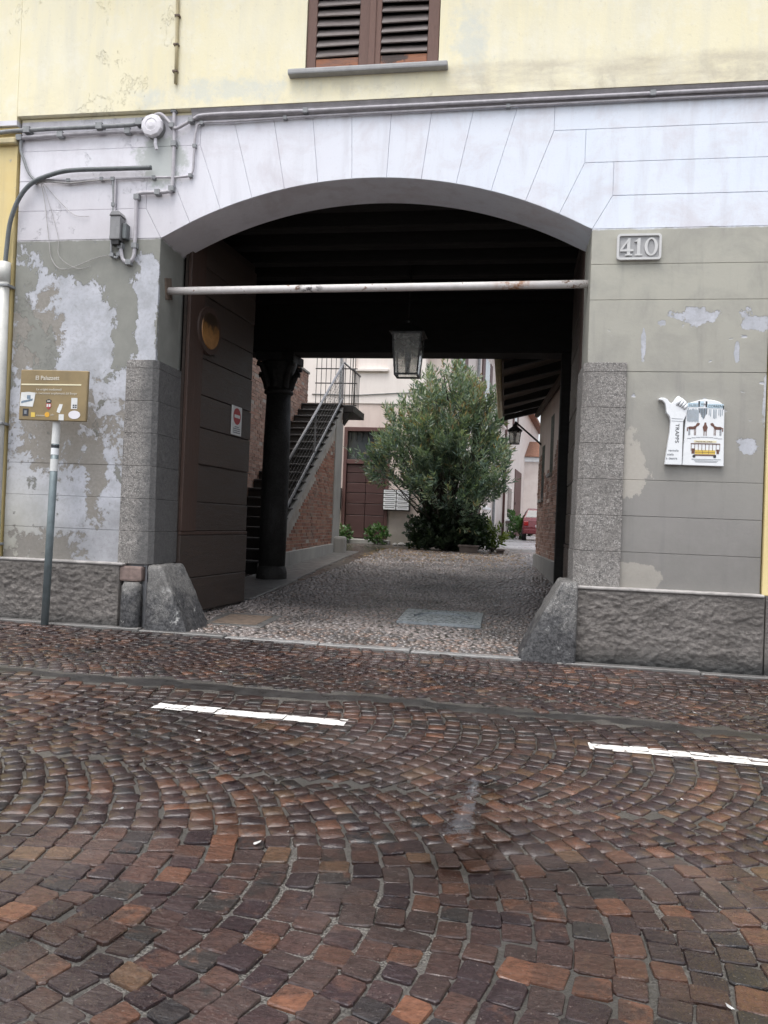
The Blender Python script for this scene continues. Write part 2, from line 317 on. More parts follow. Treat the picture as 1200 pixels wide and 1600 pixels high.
MT['white_enamel'] = simple('white_enamel', (.80, .82, .84), .35, .06, 6, .05, 60)
MT['sticker'] = simple('paper_sticker', (.72, .73, .72), .6, .15, 20, .1, 60)
MT['ink'] = simple('black_ink', (.035, .037, .045), .6, .2, 20, 0)
MT['ink_grey'] = simple('grey_ink', (.22, .24, .27), .6, .3, 30, 0)
MT['ink_white'] = simple('white_ink', (.66, .62, .54), .6, .1, 20, 0)
MT['ink_yellow'] = simple('yellow_ink', (.70, .50, .10), .6, .1, 20, 0)
MT['ink_cream'] = simple('cream_ink', (.80, .74, .52), .6, .1, 20, 0)
MT['ink_orange'] = simple('orange_ink', (.72, .38, .04), .6, .1, 20, 0)
MT['ink_red'] = simple('red_ink', (.42, .05, .055), .55, .2, 20, 0)
MT['ink_brown'] = simple('brown_ink', (.16, .075, .055), .6, .3, 40, 0)
MT['ink_blue'] = simple('blue_grey_ink', (.20, .27, .34), .6, .4, 40, 0)
MT['ink_sky'] = simple('pale_blue_ink', (.52, .66, .75), .6, .2, 20, 0)
MT['stone_plaque'] = simple('plaque_stone', (.40, .40, .405), .7, .2, 12, .3, 60)
MT['stone_white'] = simple('plaque_white', (.62, .62, .615), .7, .15, 14, .2, 60)
MT['plastic_white'] = simple('white_plastic', (.74, .72, .76), .45, .08, 8, .05, 50)
MT['box_grey'] = simple('grey_box', (.27, .27, .275), .6, .25, 14, .2, 60)
MT['cable_grey'] = simple('grey_cable', (.30, .31, .32), .55, .35, 20, .2, 60)
MT['cable_dark'] = simple('dark_cable', (.15, .165, .17), .5, .3, 14, .2, 60)
MT['cable_light'] = simple('pale_cable', (.52, .50, .53), .6, .25, 16, .2, 60)
MT['wire'] = simple('thin_wire', (.50, .48, .47), .6, .3, 16, 0)
MT['pipe_white'] = simple('white_pipe', (.66, .66, .62), .5, .2, 7, .1, 40)
MT['pipe_yellow'] = simple('painted_pipe', (.55, .47, .28), .6, .3, 7, .2, 40)
def bar_mat():
    s = S('painted_bar'); x = s.xyz[0]; n = s.noise(14, 7, .7); b = s.noise(4, 5, .6)
    c = s.mix(s.mr(n, .35, .6), (.60, .57, .55), (.70, .67, .66)); c = s.mix(s.mr(s.add(n, s.mul(b, .4)), .80, .86), c, (.20, .10, .05))
    c = s.mix(s.mul(s.mr(s.math('ABSOLUTE', s.math('SUBTRACT', x, 1.02)), .22, .05), s.mr(n, .42, .56)), c, (.34, .16, .075))
    c = s.mix(s.mul(s.mr(s.math('ABSOLUTE', s.math('SUBTRACT', x, -.85)), .16, .05), s.mr(n, .5, .58)), c, (.07, .06, .06))
    return s.out(c, .55, s.bump(n, .4, .003))
MT['bar'] = bar_mat()
MT['rust'] = simple('rusty_iron', (.20, .15, .115), .8, .5, 16, .5, 60)
MT['rail'] = simple('grey_rail', (.20, .205, .22), .5, .3, 12, .1, 60)
MT['black_iron'] = simple('black_iron', (.016, .015, .015), .45, .3, 12, .2, 60)
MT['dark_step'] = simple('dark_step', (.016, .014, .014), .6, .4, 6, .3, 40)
MT['grey_tread'] = simple('step_edge', (.055, .052, .054), .55, .3, 6, .3, 40)  # grey tread slabs, paler than the dark step bodies
MT['column'] = granite('column_stone', (.026, .024, .023), (.014, .013, .012), (.04, .037, .035))
s_ = S('lantern_glass'); MT['glass'] = s_.out(s_.mix(s_.noise(9, 4), (.70, .69, .66), (.86, .86, .84)), s_.mr(s_.noise(14, 4), .4, .6, .10, .35), None, Transmission_Weight=.85, IOR=1.2)
s_ = S('window_glass'); MT['pane'] = s_.out(s_.mix(s_.noise(3, 3), (.03, .035, .04), (.08, .09, .095)), .12)
def disc_mat():
    s = S('faded_disc'); n = s.noise(9, 6, .65)
    c = s.mix(s.mr(n, .35, .65), (.26, .12, .035), (.40, .20, .065)); c = s.mix(s.mr(s.add(s.xyz[2], s.mul(s.math('SUBTRACT', n, .5), .5)), 3.0, 3.12), c, (.035, .022, .014))
    return s.out(c, .4, s.bump(n, .3, .004))
MT['disc'] = disc_mat()
s_ = S('mailbox_metal'); MT['mailbox'] = s_.out(s_.mix(s_.noise(5, 4), (.66, .67, .69), (.80, .81, .82)), .4)
def leaf_mat(name, stops, rough=.5):
    s = S(name); c = s.ramp(s.attr('rnd'), stops); 
    b = s.n('ShaderNodeBsdfPrincipled'); s.set(b.inputs['Base Color'], c); s.set(b.inputs['Roughness'], rough)
    t = s.n('ShaderNodeBsdfTranslucent'); s.set(t.inputs[0], s.mix(1., c, (1.3, 1.4, .7), 'MULTIPLY'))
    mx = s.n('ShaderNodeMixShader'); mx.inputs[0].default_value = .28; s.set(mx.inputs[1], b.outputs[0]); s.set(mx.inputs[2], t.outputs[0])
    o = s.n('ShaderNodeOutputMaterial'); s.set(o.inputs[0], mx.outputs[0]); return s.m
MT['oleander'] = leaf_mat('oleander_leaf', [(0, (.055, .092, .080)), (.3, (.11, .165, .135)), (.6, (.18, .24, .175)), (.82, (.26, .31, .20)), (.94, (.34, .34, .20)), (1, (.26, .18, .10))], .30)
MT['laurel'] = leaf_mat('laurel_leaf', [(0, (.06, .10, .025)), (.5, (.14, .19, .045)), (1, (.26, .29, .07))])
MT['ivy'] = leaf_mat('ivy_leaf', [(0, (.016, .030, .016)), (.6, (.03, .05, .026)), (1, (.055, .08, .04))])
MT['herb'] = leaf_mat('herb_leaf', [(0, (.04, .09, .03)), (.6, (.07, .14, .045)), (1, (.13, .20, .08))])
MT['bark'] = simple('grey_bark', (.085, .075, .065), .85, .5, 10, .8, 40)
MT['terracotta'] = simple('planter_clay', (.16, .13, .12), .8, .4, 9, .4, 50)
MT['car_red'] = simple('car_red', (.13, .022, .028), .3, .1, 4, 0)
MT['car_glass'] = simple('car_glass', (.03, .035, .04), .1, .1, 4, 0)
MT['rubber'] = simple('tyre_rubber', (.015, .015, .015), .8, .1, 4, 0)
MT['chrome'] = simple('bright_metal', (.55, .56, .58), .3, .1, 4, 0, Metallic=.8)
MT['tail'] = simple('tail_lamp', (.28, .01, .012), .2, .1, 4, 0)
MT['roof_tile'] = simple('clay_tiles', (.25, .12, .075), .85, .4, 8, .5, 30)
MT['paper'] = simple('wet_paper', (.52, .52, .51), .6, .2, 40, .2, 90)
MT['mound'] = simple('pale_stone', (.34, .33, .31), .8, .35, 9, .5, 30)
MT['street_far'] = MT['joint']

# ------------------------------------------------------------------ mesh helpers
def tag(o, label=None, cat=None, group=None, kind=None):
    if label: o['label'] = label
    if cat: o['category'] = cat
    if group: o['group'] = group
    if kind: o['kind'] = kind
    return o
def root(name, loc, label=None, cat=None, group=None, kind=None):
    o = bpy.data.objects.new(name, None); o.empty_display_size = .1; COL.objects.link(o); o.location = loc; tag(o, label, cat, group, kind); return o
def worldloc(o):
    v = Vector((0, 0, 0))
    while o is not None: v += o.location; o = o.parent
    return v
class MB:
    def __init__(s): s.v = []; s.f = []; s.r = []
    def poly(s, vs, fs, rnd=None):
        b = len(s.v); s.v += [tuple(v) for v in vs]; s.f += [tuple(i+b for i in f) for f in fs]
        if rnd is not None: s.r += [rnd]*len(fs)
        return s
    def box(s, x0, x1, y0, y1, z0, z1, rnd=None):
        return s.poly([(x0, y0, z0), (x1, y0, z0), (x1, y1, z0), (x0, y1, z0), (x0, y0, z1), (x1, y0, z1), (x1, y1, z1), (x0, y1, z1)],
                      [(0, 3, 2, 1), (4, 5, 6, 7), (0, 1, 5, 4), (1, 2, 6, 5), (2, 3, 7, 6), (3, 0, 4, 7)], rnd)
    def obox(s, c, ax, ay, az, rnd=None):   # oriented box, half axes
        c, ax, ay, az = map(Vector, (c, ax, ay, az)); p = []
        for k in (-1, 1):
            for i, j in ((-1, -1), (1, -1), (1, 1), (-1, 1)): p.append(c+ax*i+ay*j+az*k)
        return s.poly(p, [(0, 3, 2, 1), (4, 5, 6, 7), (0, 1, 5, 4), (1, 2, 6, 5), (2, 3, 7, 6), (3, 0, 4, 7)], rnd)
    def bar(s, a, b, w, h=None, up=(0, 0, 1)):
        a, b = Vector(a), Vector(b); d = (b-a); L = d.length; d.normalize(); up = Vector(up)
        if abs(d.dot(up)) > .98: up = Vector((1, 0, 0))
        sd = d.cross(up).normalized(); u = sd.cross(d)
        return s.obox((a+b)/2, d*(L/2), sd*(w/2), u*((h or w)/2))
    def prism(s, pts, y0, y1, rnd=None):    # pts in xz (ccw seen from -y), extruded along y
        n = len(pts); vs = [(x, y0, z) for x, z in pts]+[(x, y1, z) for x, z in pts]
        return s.poly(vs, [tuple(range(n)), tuple(range(2*n-1, n-1, -1))]+[((i+1) % n, i, i+n, (i+1) % n+n) for i in range(n)], rnd)
    def prismz(s, pts, z0, z1, rnd=None):
        n = len(pts); vs = [(x, y, z0) for x, y in pts]+[(x, y, z1) for x, y in pts]
        return s.poly(vs, [tuple(range(n-1, -1, -1)), tuple(range(n, 2*n))]+[(i, (i+1) % n, (i+1) % n+n, i+n) for i in range(n)], rnd)
    def prismx(s, pts, x0, x1, rnd=None):   # pts in yz
        n = len(pts); vs = [(x0, y, z) for y, z in pts]+[(x1, y, z) for y, z in pts]
        return s.poly(vs, [tuple(range(n-1, -1, -1)), tuple(range(n, 2*n))]+[(i, (i+1) % n, (i+1) % n+n, i+n) for i in range(n)], rnd)
    def tube(s, path, r, n=8, cap=True):
        P = [Vector(p) for p in path]; rs = r if isinstance(r, (list, tuple)) else [r]*len(P); rings = []; prev = None
        for i, p in enumerate(P):
            d = (P[min(i+1, len(P)-1)]-P[max(i-1, 0)]).normalized()
            if prev is None: a = d.orthogonal().normalized()
            else: a = (prev-d*prev.dot(d)); a = a.normalized() if a.length > 1e-5 else d.orthogonal().normalized()
            prev = a; b = d.cross(a); rings.append([p+(a*math.cos(t)+b*math.sin(t))*rs[i] for t in (2*math.pi*k/n for k in range(n))])
        vs = [q for g in rings for q in g]; fs = []
        for i in range(len(P)-1):
            for k in range(n): fs.append((i*n+k, i*n+(k+1) % n, (i+1)*n+(k+1) % n, (i+1)*n+k))
        if cap: fs += [tuple(range(n-1, -1, -1)), tuple(range((len(P)-1)*n, len(P)*n))]
        return s.poly(vs, fs)
    def lathe(s, c, prof, n=24):            # prof (r,z) about vertical axis at c
        vs = []; fs = []
        for r, z in prof:
            for k in range(n): t = 2*math.pi*k/n; vs.append((c[0]+r*math.cos(t), c[1]+r*math.sin(t), c[2]+z))
        for i in range(len(prof)-1):
            for k in range(n): fs.append((i*n+k, i*n+(k+1) % n, (i+1)*n+(k+1) % n, (i+1)*n+k))
        fs += [tuple(range(n-1, -1, -1)), tuple(range((len(prof)-1)*n, len(prof)*n))]
        return s.poly(vs, fs)
    def build(s, name, mat, parent=None, bevel=0, smooth=False, loc=None, label=None, cat=None, group=None, kind=None, seg=1):
        me = bpy.data.meshes.new(name); off = Vector((0, 0, 0))
        if parent is not None: off = worldloc(parent)
        L = Vector((0, 0, 0))
        if loc is not None: L = Vector(loc) if parent is None else Vector(loc)-off
        A = np.array(s.v, dtype=np.float64)-np.array(off+L)
        me.from_pydata(A.tolist(), [], s.f)
        if s.r and len(s.r) == len(s.f):
            a = me.attributes.new('rnd', 'FLOAT', 'FACE'); a.data.foreach_set('value', np.array(s.r, dtype=np.float32))
        if bevel:
            bm = bmesh.new(); bm.from_mesh(me); bmesh.ops.remove_doubles(bm, verts=bm.verts, dist=1e-6)
            ed = [e for e in bm.edges if e.is_manifold and e.calc_face_angle(0) > .35]
            bmesh.ops.bevel(bm, geom=ed, offset=bevel, segments=seg, affect='EDGES', profile=.6, clamp_overlap=True)
            bm.to_mesh(me); bm.free()
        if smooth: me.polygons.foreach_set('use_smooth', [True]*len(me.polygons))
        me.materials.append(MT[mat] if isinstance(mat, str) else mat); me.update()
        o = bpy.data.objects.new(name, me); COL.objects.link(o); o.location = L
        if parent is not None: o.parent = parent
        return tag(o, label, cat, group, kind)
def fastmesh(name, V, F, mat, parent=None, rnd=None, smooth=False, nper=4):
    """V (n,3) array, F (m,k) array of equal polygons"""
    me = bpy.data.meshes.new(name); V = np.asarray(V, np.float32)
    if parent is not None: V = V-np.array(worldloc(parent), np.float32)
    F = np.asarray(F, np.int32); m_, k = F.shape
    me.vertices.add(len(V)); me.vertices.foreach_set('co', V.ravel()); me.loops.add(m_*k); me.loops.foreach_set('vertex_index', F.ravel())
    me.polygons.add(m_); me.polygons.foreach_set('loop_start', np.arange(0, m_*k, k, dtype=np.int32)); me.polygons.foreach_set('loop_total', np.full(m_, k, np.int32))
    if smooth: me.polygons.foreach_set('use_smooth', np.ones(m_, bool))
    if rnd is not None:
        a = me.attributes.new('rnd', 'FLOAT', 'FACE'); a.data.foreach_set('value', np.asarray(rnd, np.float32))
    me.update(calc_edges=True); me.validate(); me.materials.append(MT[mat])
    o = bpy.data.objects.new(name, me); COL.objects.link(o)
    if parent is not None: o.parent = parent
    return o
def text(body, size, loc, mat, parent, name='lettering', rot=(math.pi/2, 0, 0), align='LEFT', ext=.0006, sx=1.0, bold=0):
    cu = bpy.data.curves.new(name, 'FONT'); cu.body = body; cu.size = size; cu.align_x = align; cu.extrude = ext; cu.offset = bold; cu.resolution_u = 3
    t = bpy.data.objects.new('tmp', cu); me = bpy.data.meshes.new_from_object(t); bpy.data.objects.remove(t); bpy.data.curves.remove(cu)
    me.transform(Matrix.Diagonal((sx, 1, 1, 1))); me.transform(Matrix(((1, 0, 0), (0, 1, 0), (0, 0, 1))).to_4x4() @ __import__('mathutils').Euler(rot).to_matrix().to_4x4())
    me.name = name; me.materials.append(MT[mat]); o = bpy.data.objects.new(name, me); COL.objects.link(o); o.parent = parent; o.location = Vector(loc)-worldloc(parent); return o
def smoothpath(pts, k=5):
    P = [Vector(p) for p in pts]; out = []
    for i in range(len(P)-1):
        a, b, c, d = P[max(i-1, 0)], P[i], P[i+1], P[min(i+2, len(P)-1)]
        for j in range(k):
            t = j/k; out.append(.5*((2*b)+(c-a)*t+(2*a-5*b+4*c-d)*t*t+(3*b-a-3*c+d)*t**3))
    out.append(P[-1]); return out
def G(x, y):
    s = -.012*max(-5, min(5, x))
    if y <= 0: return s
    base = .03*y if y < 15 else .45+.005*(y-15)
    return s*max(0., 1-y/3)+base

# ================================================================== ground
def sheet(name, xs, ys, zf, mat):
    V = [(x, y, zf(x, y)) for y in ys for x in xs]; nx = len(xs)
    F = [(j*nx+i, j*nx+i+1, (j+1)*nx+i+1, (j+1)*nx+i) for j in range(len(ys)-1) for i in range(nx-1)]
    return tag(fastmesh(name, V, F, mat, None, None, True), kind='structure')
street = sheet('street', [-400, -60, -12, -6, -5, -3, -1, 1, 3, 5, 6, 12, 60, 400], [-400, -60, -12, -8, -6, -4, -2, 0, .1, 60, 400], lambda x, y: -.012*max(-5, min(5, x))-.008 if abs(x) < 100 and abs(y) < 100 else -.02, 'joint')
yard_y = [-.1]+[i*.5 for i in range(0, 33)]+[20, 30, 45, 60, 90]
yard = sheet('courtyard_ground', [-12, -6, -4, -3, -2, -1, 0, 1, 2, 3, 4, 6, 14], yard_y, lambda x, y: G(x, max(y, 0))+.004 if y > 0 else G(x, 0)+.003, 'yard')

def clip_poly(P, x0, x1, y0, y1):
    for ax, lim, sg in ((0, x0, 1), (0, x1, -1), (1, y0, 1), (1, y1, -1)):
        out = []
        for i in range(len(P)):
            a, b = P[i], P[(i+1) % len(P)]; da, db = sg*(a[ax]-lim), sg*(b[ax]-lim)
            if da >= 0: out.append(a)
            if da*db < 0:
                t = da/(da-db); out.append((a[0]+(b[0]-a[0])*t, a[1]+(b[1]-a[1])*t))
        P = out
        if not P: return []
    return P
# porphyry setts laid in arcs whose crowns point along the street
def trench(x): return (-2.13+.05*math.sin(x*1.3)+.03*math.sin(x*5.1)+.015*math.sin(x*17), -1.93+.03*math.sin(x*1.1+1)+.03*math.sin(x*4.3)+.015*math.sin(x*14))
setts = []
WC, RAD = 1.95, 1.95/math.sqrt(2)*.98; SP = .097
for j, yc in enumerate((-.65, -2.6, -4.55, -6.5)):
    xk = -6.6-RAD
    while xk < 6.3:
        sp_ = SP*rng.uniform(.90, 1.10); xk += sp_; ph = -R(46)+rng.uniform(0, .07)
        while ph < R(45):
            wdt = .089*rng.uniform(.78, 1.25); dphi = wdt/RAD; pm = ph+dphi/2; ph += dphi
            cx, cy = xk-sp_/2+RAD*math.cos(pm), yc+RAD*math.sin(pm)
            if abs(cy-yc) > WC/2-.012 or not (-6.5 < cx < 6.2) or cy > -.20 or cy < -7.3: continue
            lo, hi = trench(cx)
            if lo-.02 < cy < hi+.02: continue
            h = sp_*math.cos(pm)
            setts.append((cx+rng.normal(0, .004), cy+rng.normal(0, .004), pm+rng.normal(0, .06), wdt-.007, h-.006))
cells = {}
def cell_add(st):
    cells.setdefault((int(st[0]//.25), int(st[1]//.25)), []).append(st)
for st in setts: cell_add(st)
def gap(x, y):
    d = 9.; ci, cj = int(x//.25), int(y//.25)
    for i in (-1, 0, 1):
        for j in (-1, 0, 1):
            for sx, sy, a, w, h in cells.get((ci+i, cj+j), ()):
                ux, uy = (x-sx)*math.cos(a)+(y-sy)*math.sin(a), -(x-sx)*math.sin(a)+(y-sy)*math.cos(a)
                qx, qy = abs(ux)-h/2, abs(uy)-w/2; d = min(d, math.hypot(max(qx, 0), max(qy, 0))+min(max(qx, qy), 0))
    return d
for yj in (-1.625, -3.575, -5.525):
    cand = []
    for _ in range(2600):
        x, y = rng.uniform(-6, 6), yj+rng.uniform(-.11, .11); lo, hi = trench(x)
        if lo-.03 < y < hi+.03: continue
        d = gap(x, y)
        if d > .022: cand.append((d, x, y))
    cand.sort(reverse=True)
    for d, x, y in cand:
        d = gap(x, y)
        if d > .020:
            k = min(.05, d*.82)*2; st = (x, y, rng.uniform(0, 1.5), k*rng.uniform(.95, 1.15), k*rng.uniform(.85, 1.05)); setts.append(st); cell_add(st)
def sett_geo(cx, cy, a, w, h):
    n = Vector((math.cos(a), math.sin(a))); t = Vector((-n.y, n.x)); jt = .11
    c = []
    for su, sv in ((-1, -1), (1, -1), (1, 1), (-1, 1)):
        c.append(Vector((cx, cy))+n*(su*h/2*(1+rng.uniform(-jt, jt)))+t*(sv*w/2*(1+rng.uniform(-jt, jt))))
    P = []
    for i in range(4):
        a0, p, b = c[i-1], c[i], c[(i+1) % 4]; k = rng.uniform(.05, .14)
        P.append(p+(a0-p)*k); P.append(p+(b-p)*k)
    g0 = G(cx, cy); top = g0+rng.normal(0, .0022); tx, ty = rng.normal(0, .024, 2)
    zt = lambda x, y: top+(x-cx)*tx+(y-cy)*ty
    cen = Vector((cx, cy)); V = []
    for p in P: V.append((p.x, p.y, g0-.035))
    for p in P: V.append((p.x, p.y, zt(p.x, p.y)-.0042))
    Q = []
    for p in P:
        q = cen+(p-cen)*rng.uniform(.935, .975); Q.append((q.x, q.y)); V.append((q.x, q.y, zt(q.x, q.y)+rng.normal(0, .0005)))
    V.append((cx, cy, zt(cx, cy)+.0003+rng.normal(0, .0003)))
    F = []
    for i in range(8):
        k = (i+1) % 8; F.append((i, k, 8+k)); F.append((i, 8+k, 8+i)); F.append((8+i, 8+k, 16+k)); F.append((8+i, 16+k, 16+i)); F.append((16+i, 16+k, 24))
    return V, F, Q, zt
def project(p):
    d = Vector(p)-CAM; k = d.dot(fw)
    if k < .2: return None
    return (600+1200*d.dot(rt)/k, 800-1200*d.dot(up)/k, k)
MARKS = [(-.90, .20, -2.68, -2.565), (1.49, 2.62, -2.68, -2.565)]
mark_mb = [MB(), MB()]
vis = []; geo = []
for i, st in enumerate(setts):
    q = project((st[0], st[1], 0)); inside = q is not None and -60 < q[0] < 1260 and q[1] < 1665
    geo.append(sett_geo(*st)); vis.append((q[2] if inside else 1e3+i, i))
    for mk, (x0, x1, y0, y1) in enumerate(MARKS):
        if x0-.1 < st[0] < x1+.1 and y0-.1 < st[1] < y1+.1:
            jx = rng.uniform(-.006, .006); P = clip_poly(geo[-1][2], x0+jx, x1+jx, y0+rng.uniform(-.003, .003), y1+rng.uniform(-.003, .003))
            if len(P) > 2: zt = geo[-1][3]; mark_mb[mk].poly([(a, b, zt(a, b)+.0026) for a, b in P], [tuple(range(len(P)))])
vis.sort(); near = set(i for d, i in vis[:300])
V = []; F = []; RN = []; b = 0
for i, (v, f, q, z) in enumerate(geo):
    rv = rng.random()
    if i in near:
        mb = MB(); cx, cy = setts[i][:2]; mb.poly(v, f); mb.r = [rv]*len(f); mb.build('sett', 'sett', street, loc=(cx, cy, 0))
    else:
        V += v; F += [(a+b, c+b, d+b) for a, c, d in f]; RN += [rv]*len(f); b += len(v)
tag(fastmesh('sett_paving', V, F, 'sett', street, RN), kind='stuff')
s_ = S('water_film'); fr_ = s_.n('ShaderNodeFresnel'); fr_.inputs['IOR'].default_value = 1.33; gl_ = s_.n('ShaderNodeBsdfGlossy'); gl_.inputs['Roughness'].default_value = .03; tr_ = s_.n('ShaderNodeBsdfTransparent'); tr_.inputs[0].default_value = (.97, .97, .96, 1)
bp_ = s_.bump(s_.noise(26, 3, .5), .12, .004); s_.set(gl_.inputs['Normal'], bp_); s_.set(fr_.inputs['Normal'], bp_)
mx_ = s_.n('ShaderNodeMixShader'); s_.set(mx_.inputs[0], fr_.outputs[0]); s_.set(mx_.inputs[1], tr_.outputs[0]); s_.set(mx_.inputs[2], gl_.outputs[0]); ou_ = s_.n('ShaderNodeOutputMaterial'); s_.set(ou_.inputs[0], mx_.outputs[0]); MT['water'] = s_.m
pd = MB()
for x, y, rx, ry in ((.95, -3.45, .13, .16), (.90, -3.72, .10, .18), (.98, -3.95, .12, .17), (.93, -4.18, .14, .08)):
    n = 26; ph_ = rng.uniform(0, 6.28, 4); P = []
    for k in range(n):
        t = 2*math.pi*k/n; r_ = 1+.28*math.sin(2*t+ph_[0])+.2*math.sin(3*t+ph_[1])+.16*math.sin(5*t+ph_[2])+.1*math.sin(9*t+ph_[3]); P.append((x+rx*r_*math.cos(t), y+ry*r_*math.sin(t)))
    pd.poly([(a, c, G(a, c)+.0016) for a, c in P]+[(x, y, G(x, y)+.0016)], [(k, (k+1) % n, n) for k in range(n)])
tag(pd.build('puddle_water', 'water', None), kind='structure')
# asphalt trench repair
xs = np.arange(-7, 7.01, .12); V = []; F = []
for i, x in enumerate(xs):
    lo, hi = trench(x); 
    for t in (0, .33, .66, 1): V.append((x, lo+(hi-lo)*t+rng.normal(0, .008), G(x, -2)-.004+rng.normal(0, .002)-(.006 if t in (0, 1) else 0)))
    if i:
        for t in range(3): F.append(((i-1)*4+t, i*4+t, i*4+t+1, (i-1)*4+t+1))
tag(fastmesh('asphalt_strip', V, F, 'asphalt', None, None, True), kind='structure')
for mb, lab, (x0, x1, y0, y1) in zip(mark_mb, ('worn white painted dash on the setts in front of the open gate', 'white painted dash cut off by the right edge of the photograph'), MARKS):
    n = 16
    for i in range(n):     # paint lying in the joints
        a, c = x0+(x1-x0)*i/n, x0+(x1-x0)*(i+1)/n; j0, j1 = rng.uniform(0, .01, 2); z = G(a, -2.6)+.0002
        mb.poly([(a, y0+j0, z), (c, y0+j1, z), (c, y1-j1, z), (a, y1-j0, z)], [(0, 1, 2, 3)])
    mb.build('road_marking', 'paint', None, loc=((x0+x1)/2, (y0+y1)/2, G((x0+x1)/2, -2.6)), label=lab, cat='road marking', group='white dashes on the road')

# stone strip along the foot of the facade, each slab a piece
strip = root('threshold', (0, -.13, 0), kind='structure'); x = -6.2
while x < 6.0:
    L = rng.uniform(.75, 1.25); x2 = x+L-.008; z = G(x+.5, 0)
    w0 = -.185 if True else 0
    MB().prismz([(x, w0+rng.normal(0, .005)), (x2, w0+rng.normal(0, .005)), (x2, -.085), (x, -.085)], z-.05, z+.012+rng.normal(0, .002)).build('slab', 'slab_light' if -2 < x < 1.2 else 'slab', strip, bevel=.006)
    x += L
# river cobbles in the passage
cob = []
y = -.06
while y < 13.2:
    sz = .070 if y < 1.0 else (.062 if y < 5 else (.085 if y < 9 else .115)); x = -3.0+rng.uniform(0, .06)
    while x < 1.95:
        px, py = x+rng.normal(0, .012), y+rng.normal(0, .012)
        ok = not (-.10 < px < .83 and 1.26 < py < 2.30) and not (-1.90 < px < -1.27 and .42 < py < 1.22) and not (px < -2.03 and py > 2.3) and (py > 0 or -1.95 < px < 1.35)
        if ok: cob.append((px, py, sz*rng.uniform(.75, 1.2)))
        x += sz*rng.uniform(.85, 1.1)
    y += sz*.82
def cob_geo(px, py, sz):
    a0 = rng.uniform(0, 6.28); el = rng.uniform(.62, .95); n = 7; g = G(px, py)+.004; hh = sz*rng.uniform(.08, .17); V = []
    ca, sa = math.cos(a0), math.sin(a0)
    for sc_, hz in ((.52, -.006), (.44, hh*.62), (.26, hh*.95)):
        for k in range(n):
            t = 2*math.pi*k/n; u, w = sz*sc_*math.cos(t)*(1+rng.normal(0, .06)), sz*sc_*el*math.sin(t)*(1+rng.normal(0, .06)); V.append((px+u*ca-w*sa, py+u*sa+w*ca, g+hz))
    V.append((px, py, g+hh)); F = []
    for r_ in range(2):
        for k in range(n): a, b_ = r_*n+k, r_*n+(k+1) % n; F += [(a, b_, b_+n), (a, b_+n, a+n)]
    for k in range(n): F.append((2*n+k, 2*n+(k+1) % n, 3*n))
    return V, F
near = sorted(range(len(cob)), key=lambda i: cob[i][1]+.1*abs(cob[i][0]+.3)); near = set([i for i in near if -1.7 < cob[i][0] < 1.25][:290])
V = []; F = []; RN = []; b = 0
for i, c in enumerate(cob):
    v, f = cob_geo(*c); rv = rng.random()
    if c[1] < .7 and rng.random() < .35: rv = .66+.3*rng.random()
    if i in near:
        mb = MB(); mb.poly(v, f); mb.r = [rv]*len(f); mb.build('cobble', 'cobble', yard, smooth=True, loc=(c[0], c[1], G(c[0], c[1])))
    else:
        V += v; F += [(p+b, q+b, r_+b) for p, q, r_ in f]; RN += [rv]*len(f); b += len(v)
tag(fastmesh('cobble_paving', V, F, 'cobble', yard, RN, True), kind='stuff')
# smooth stone runner along the left of the passage
y = 2.35
while y < 10.8:
    L = rng.uniform(1.0, 1.5); x1 = -2.02-.045*(y-2.3)-rng.uniform(0, .05); ym = y+L-.012
    MB().poly([(-2.95, y, G(0, y)-.05), (x1, y, G(0, y)-.05), (x1-.04, ym, G(0, ym)-.05), (-2.95, ym, G(0, ym)-.05), (-2.95, y, G(0, y)+.025), (x1, y, G(0, y)+.025), (x1-.04, ym, G(0, ym)+.025), (-2.95, ym, G(0, ym)+.025)],
              [(0, 3, 2, 1), (4, 5, 6, 7), (0, 1, 5, 4), (1, 2, 6, 5), (2, 3, 7, 6), (3, 0, 4, 7)]).build('runner_slab', 'slab', yard, bevel=.008)
    y += L
# manhole and drain
def tilt(o, x, y):
    o.rotation_euler.x = math.atan(.03); return o
mh = root('manhole_cover', (.365, 1.78, G(.365, 1.78)), 'square stone manhole frame with a round lid set in the passage cobbles', 'manhole')
fr = MB(); cx, cy = .365, 1.78; z = G(cx, cy); N = 32
ang = [2*math.pi*i/N for i in range(N)]
out = []
for a in ang:
    k = .44/max(abs(math.cos(a)), abs(math.sin(a))); out.append((cx+k*math.cos(a), cy+k*1.08*math.sin(a)))
vin = [(cx+.31*math.cos(a), cy+.31*math.sin(a)) for a in ang]
vs_ = [(*p, z+.030) for p in out]+[(*p, z+.030) for p in vin]+[(*p, z-.03) for p in vin]+[(*p, z-.05) for p in out]
fs_ = []
for i in range(N): k = (i+1) % N; fs_ += [(i, k, N+k, N+i), (N+i, N+k, 2*N+k, 2*N+i), (i, 3*N+i, 3*N+k, k)]
fr.poly(vs_, fs_); tilt(fr.build('frame', 'iron_cover', mh), cx, cy)
lid = MB().lathe((cx, cy, z), [(.296, -.03), (.296, .010), (.286, .016), (.10, .016), (.09, .019)], 32); tilt(lid.build('lid', 'iron_cover', mh), cx, cy)
dr = root('drain_cover', (-1.6, .82, G(-1.6, .82)), 'dark rusty rectangular drain cover beside the left gate leaf', 'drain')
tilt(MB().box(-1.9, -1.28, .43, 1.2, G(0, .82)-.03, G(-1.6, .82)+.012).build('frame', 'slab', dr, bevel=.005), 0, 0)
tilt(MB().box(-1.82, -1.36, .52, 1.1, G(-1.6, .82)-.01, G(-1.6, .82)+.017).build('lid', 'rust', dr, bevel=.003), 0, 0)

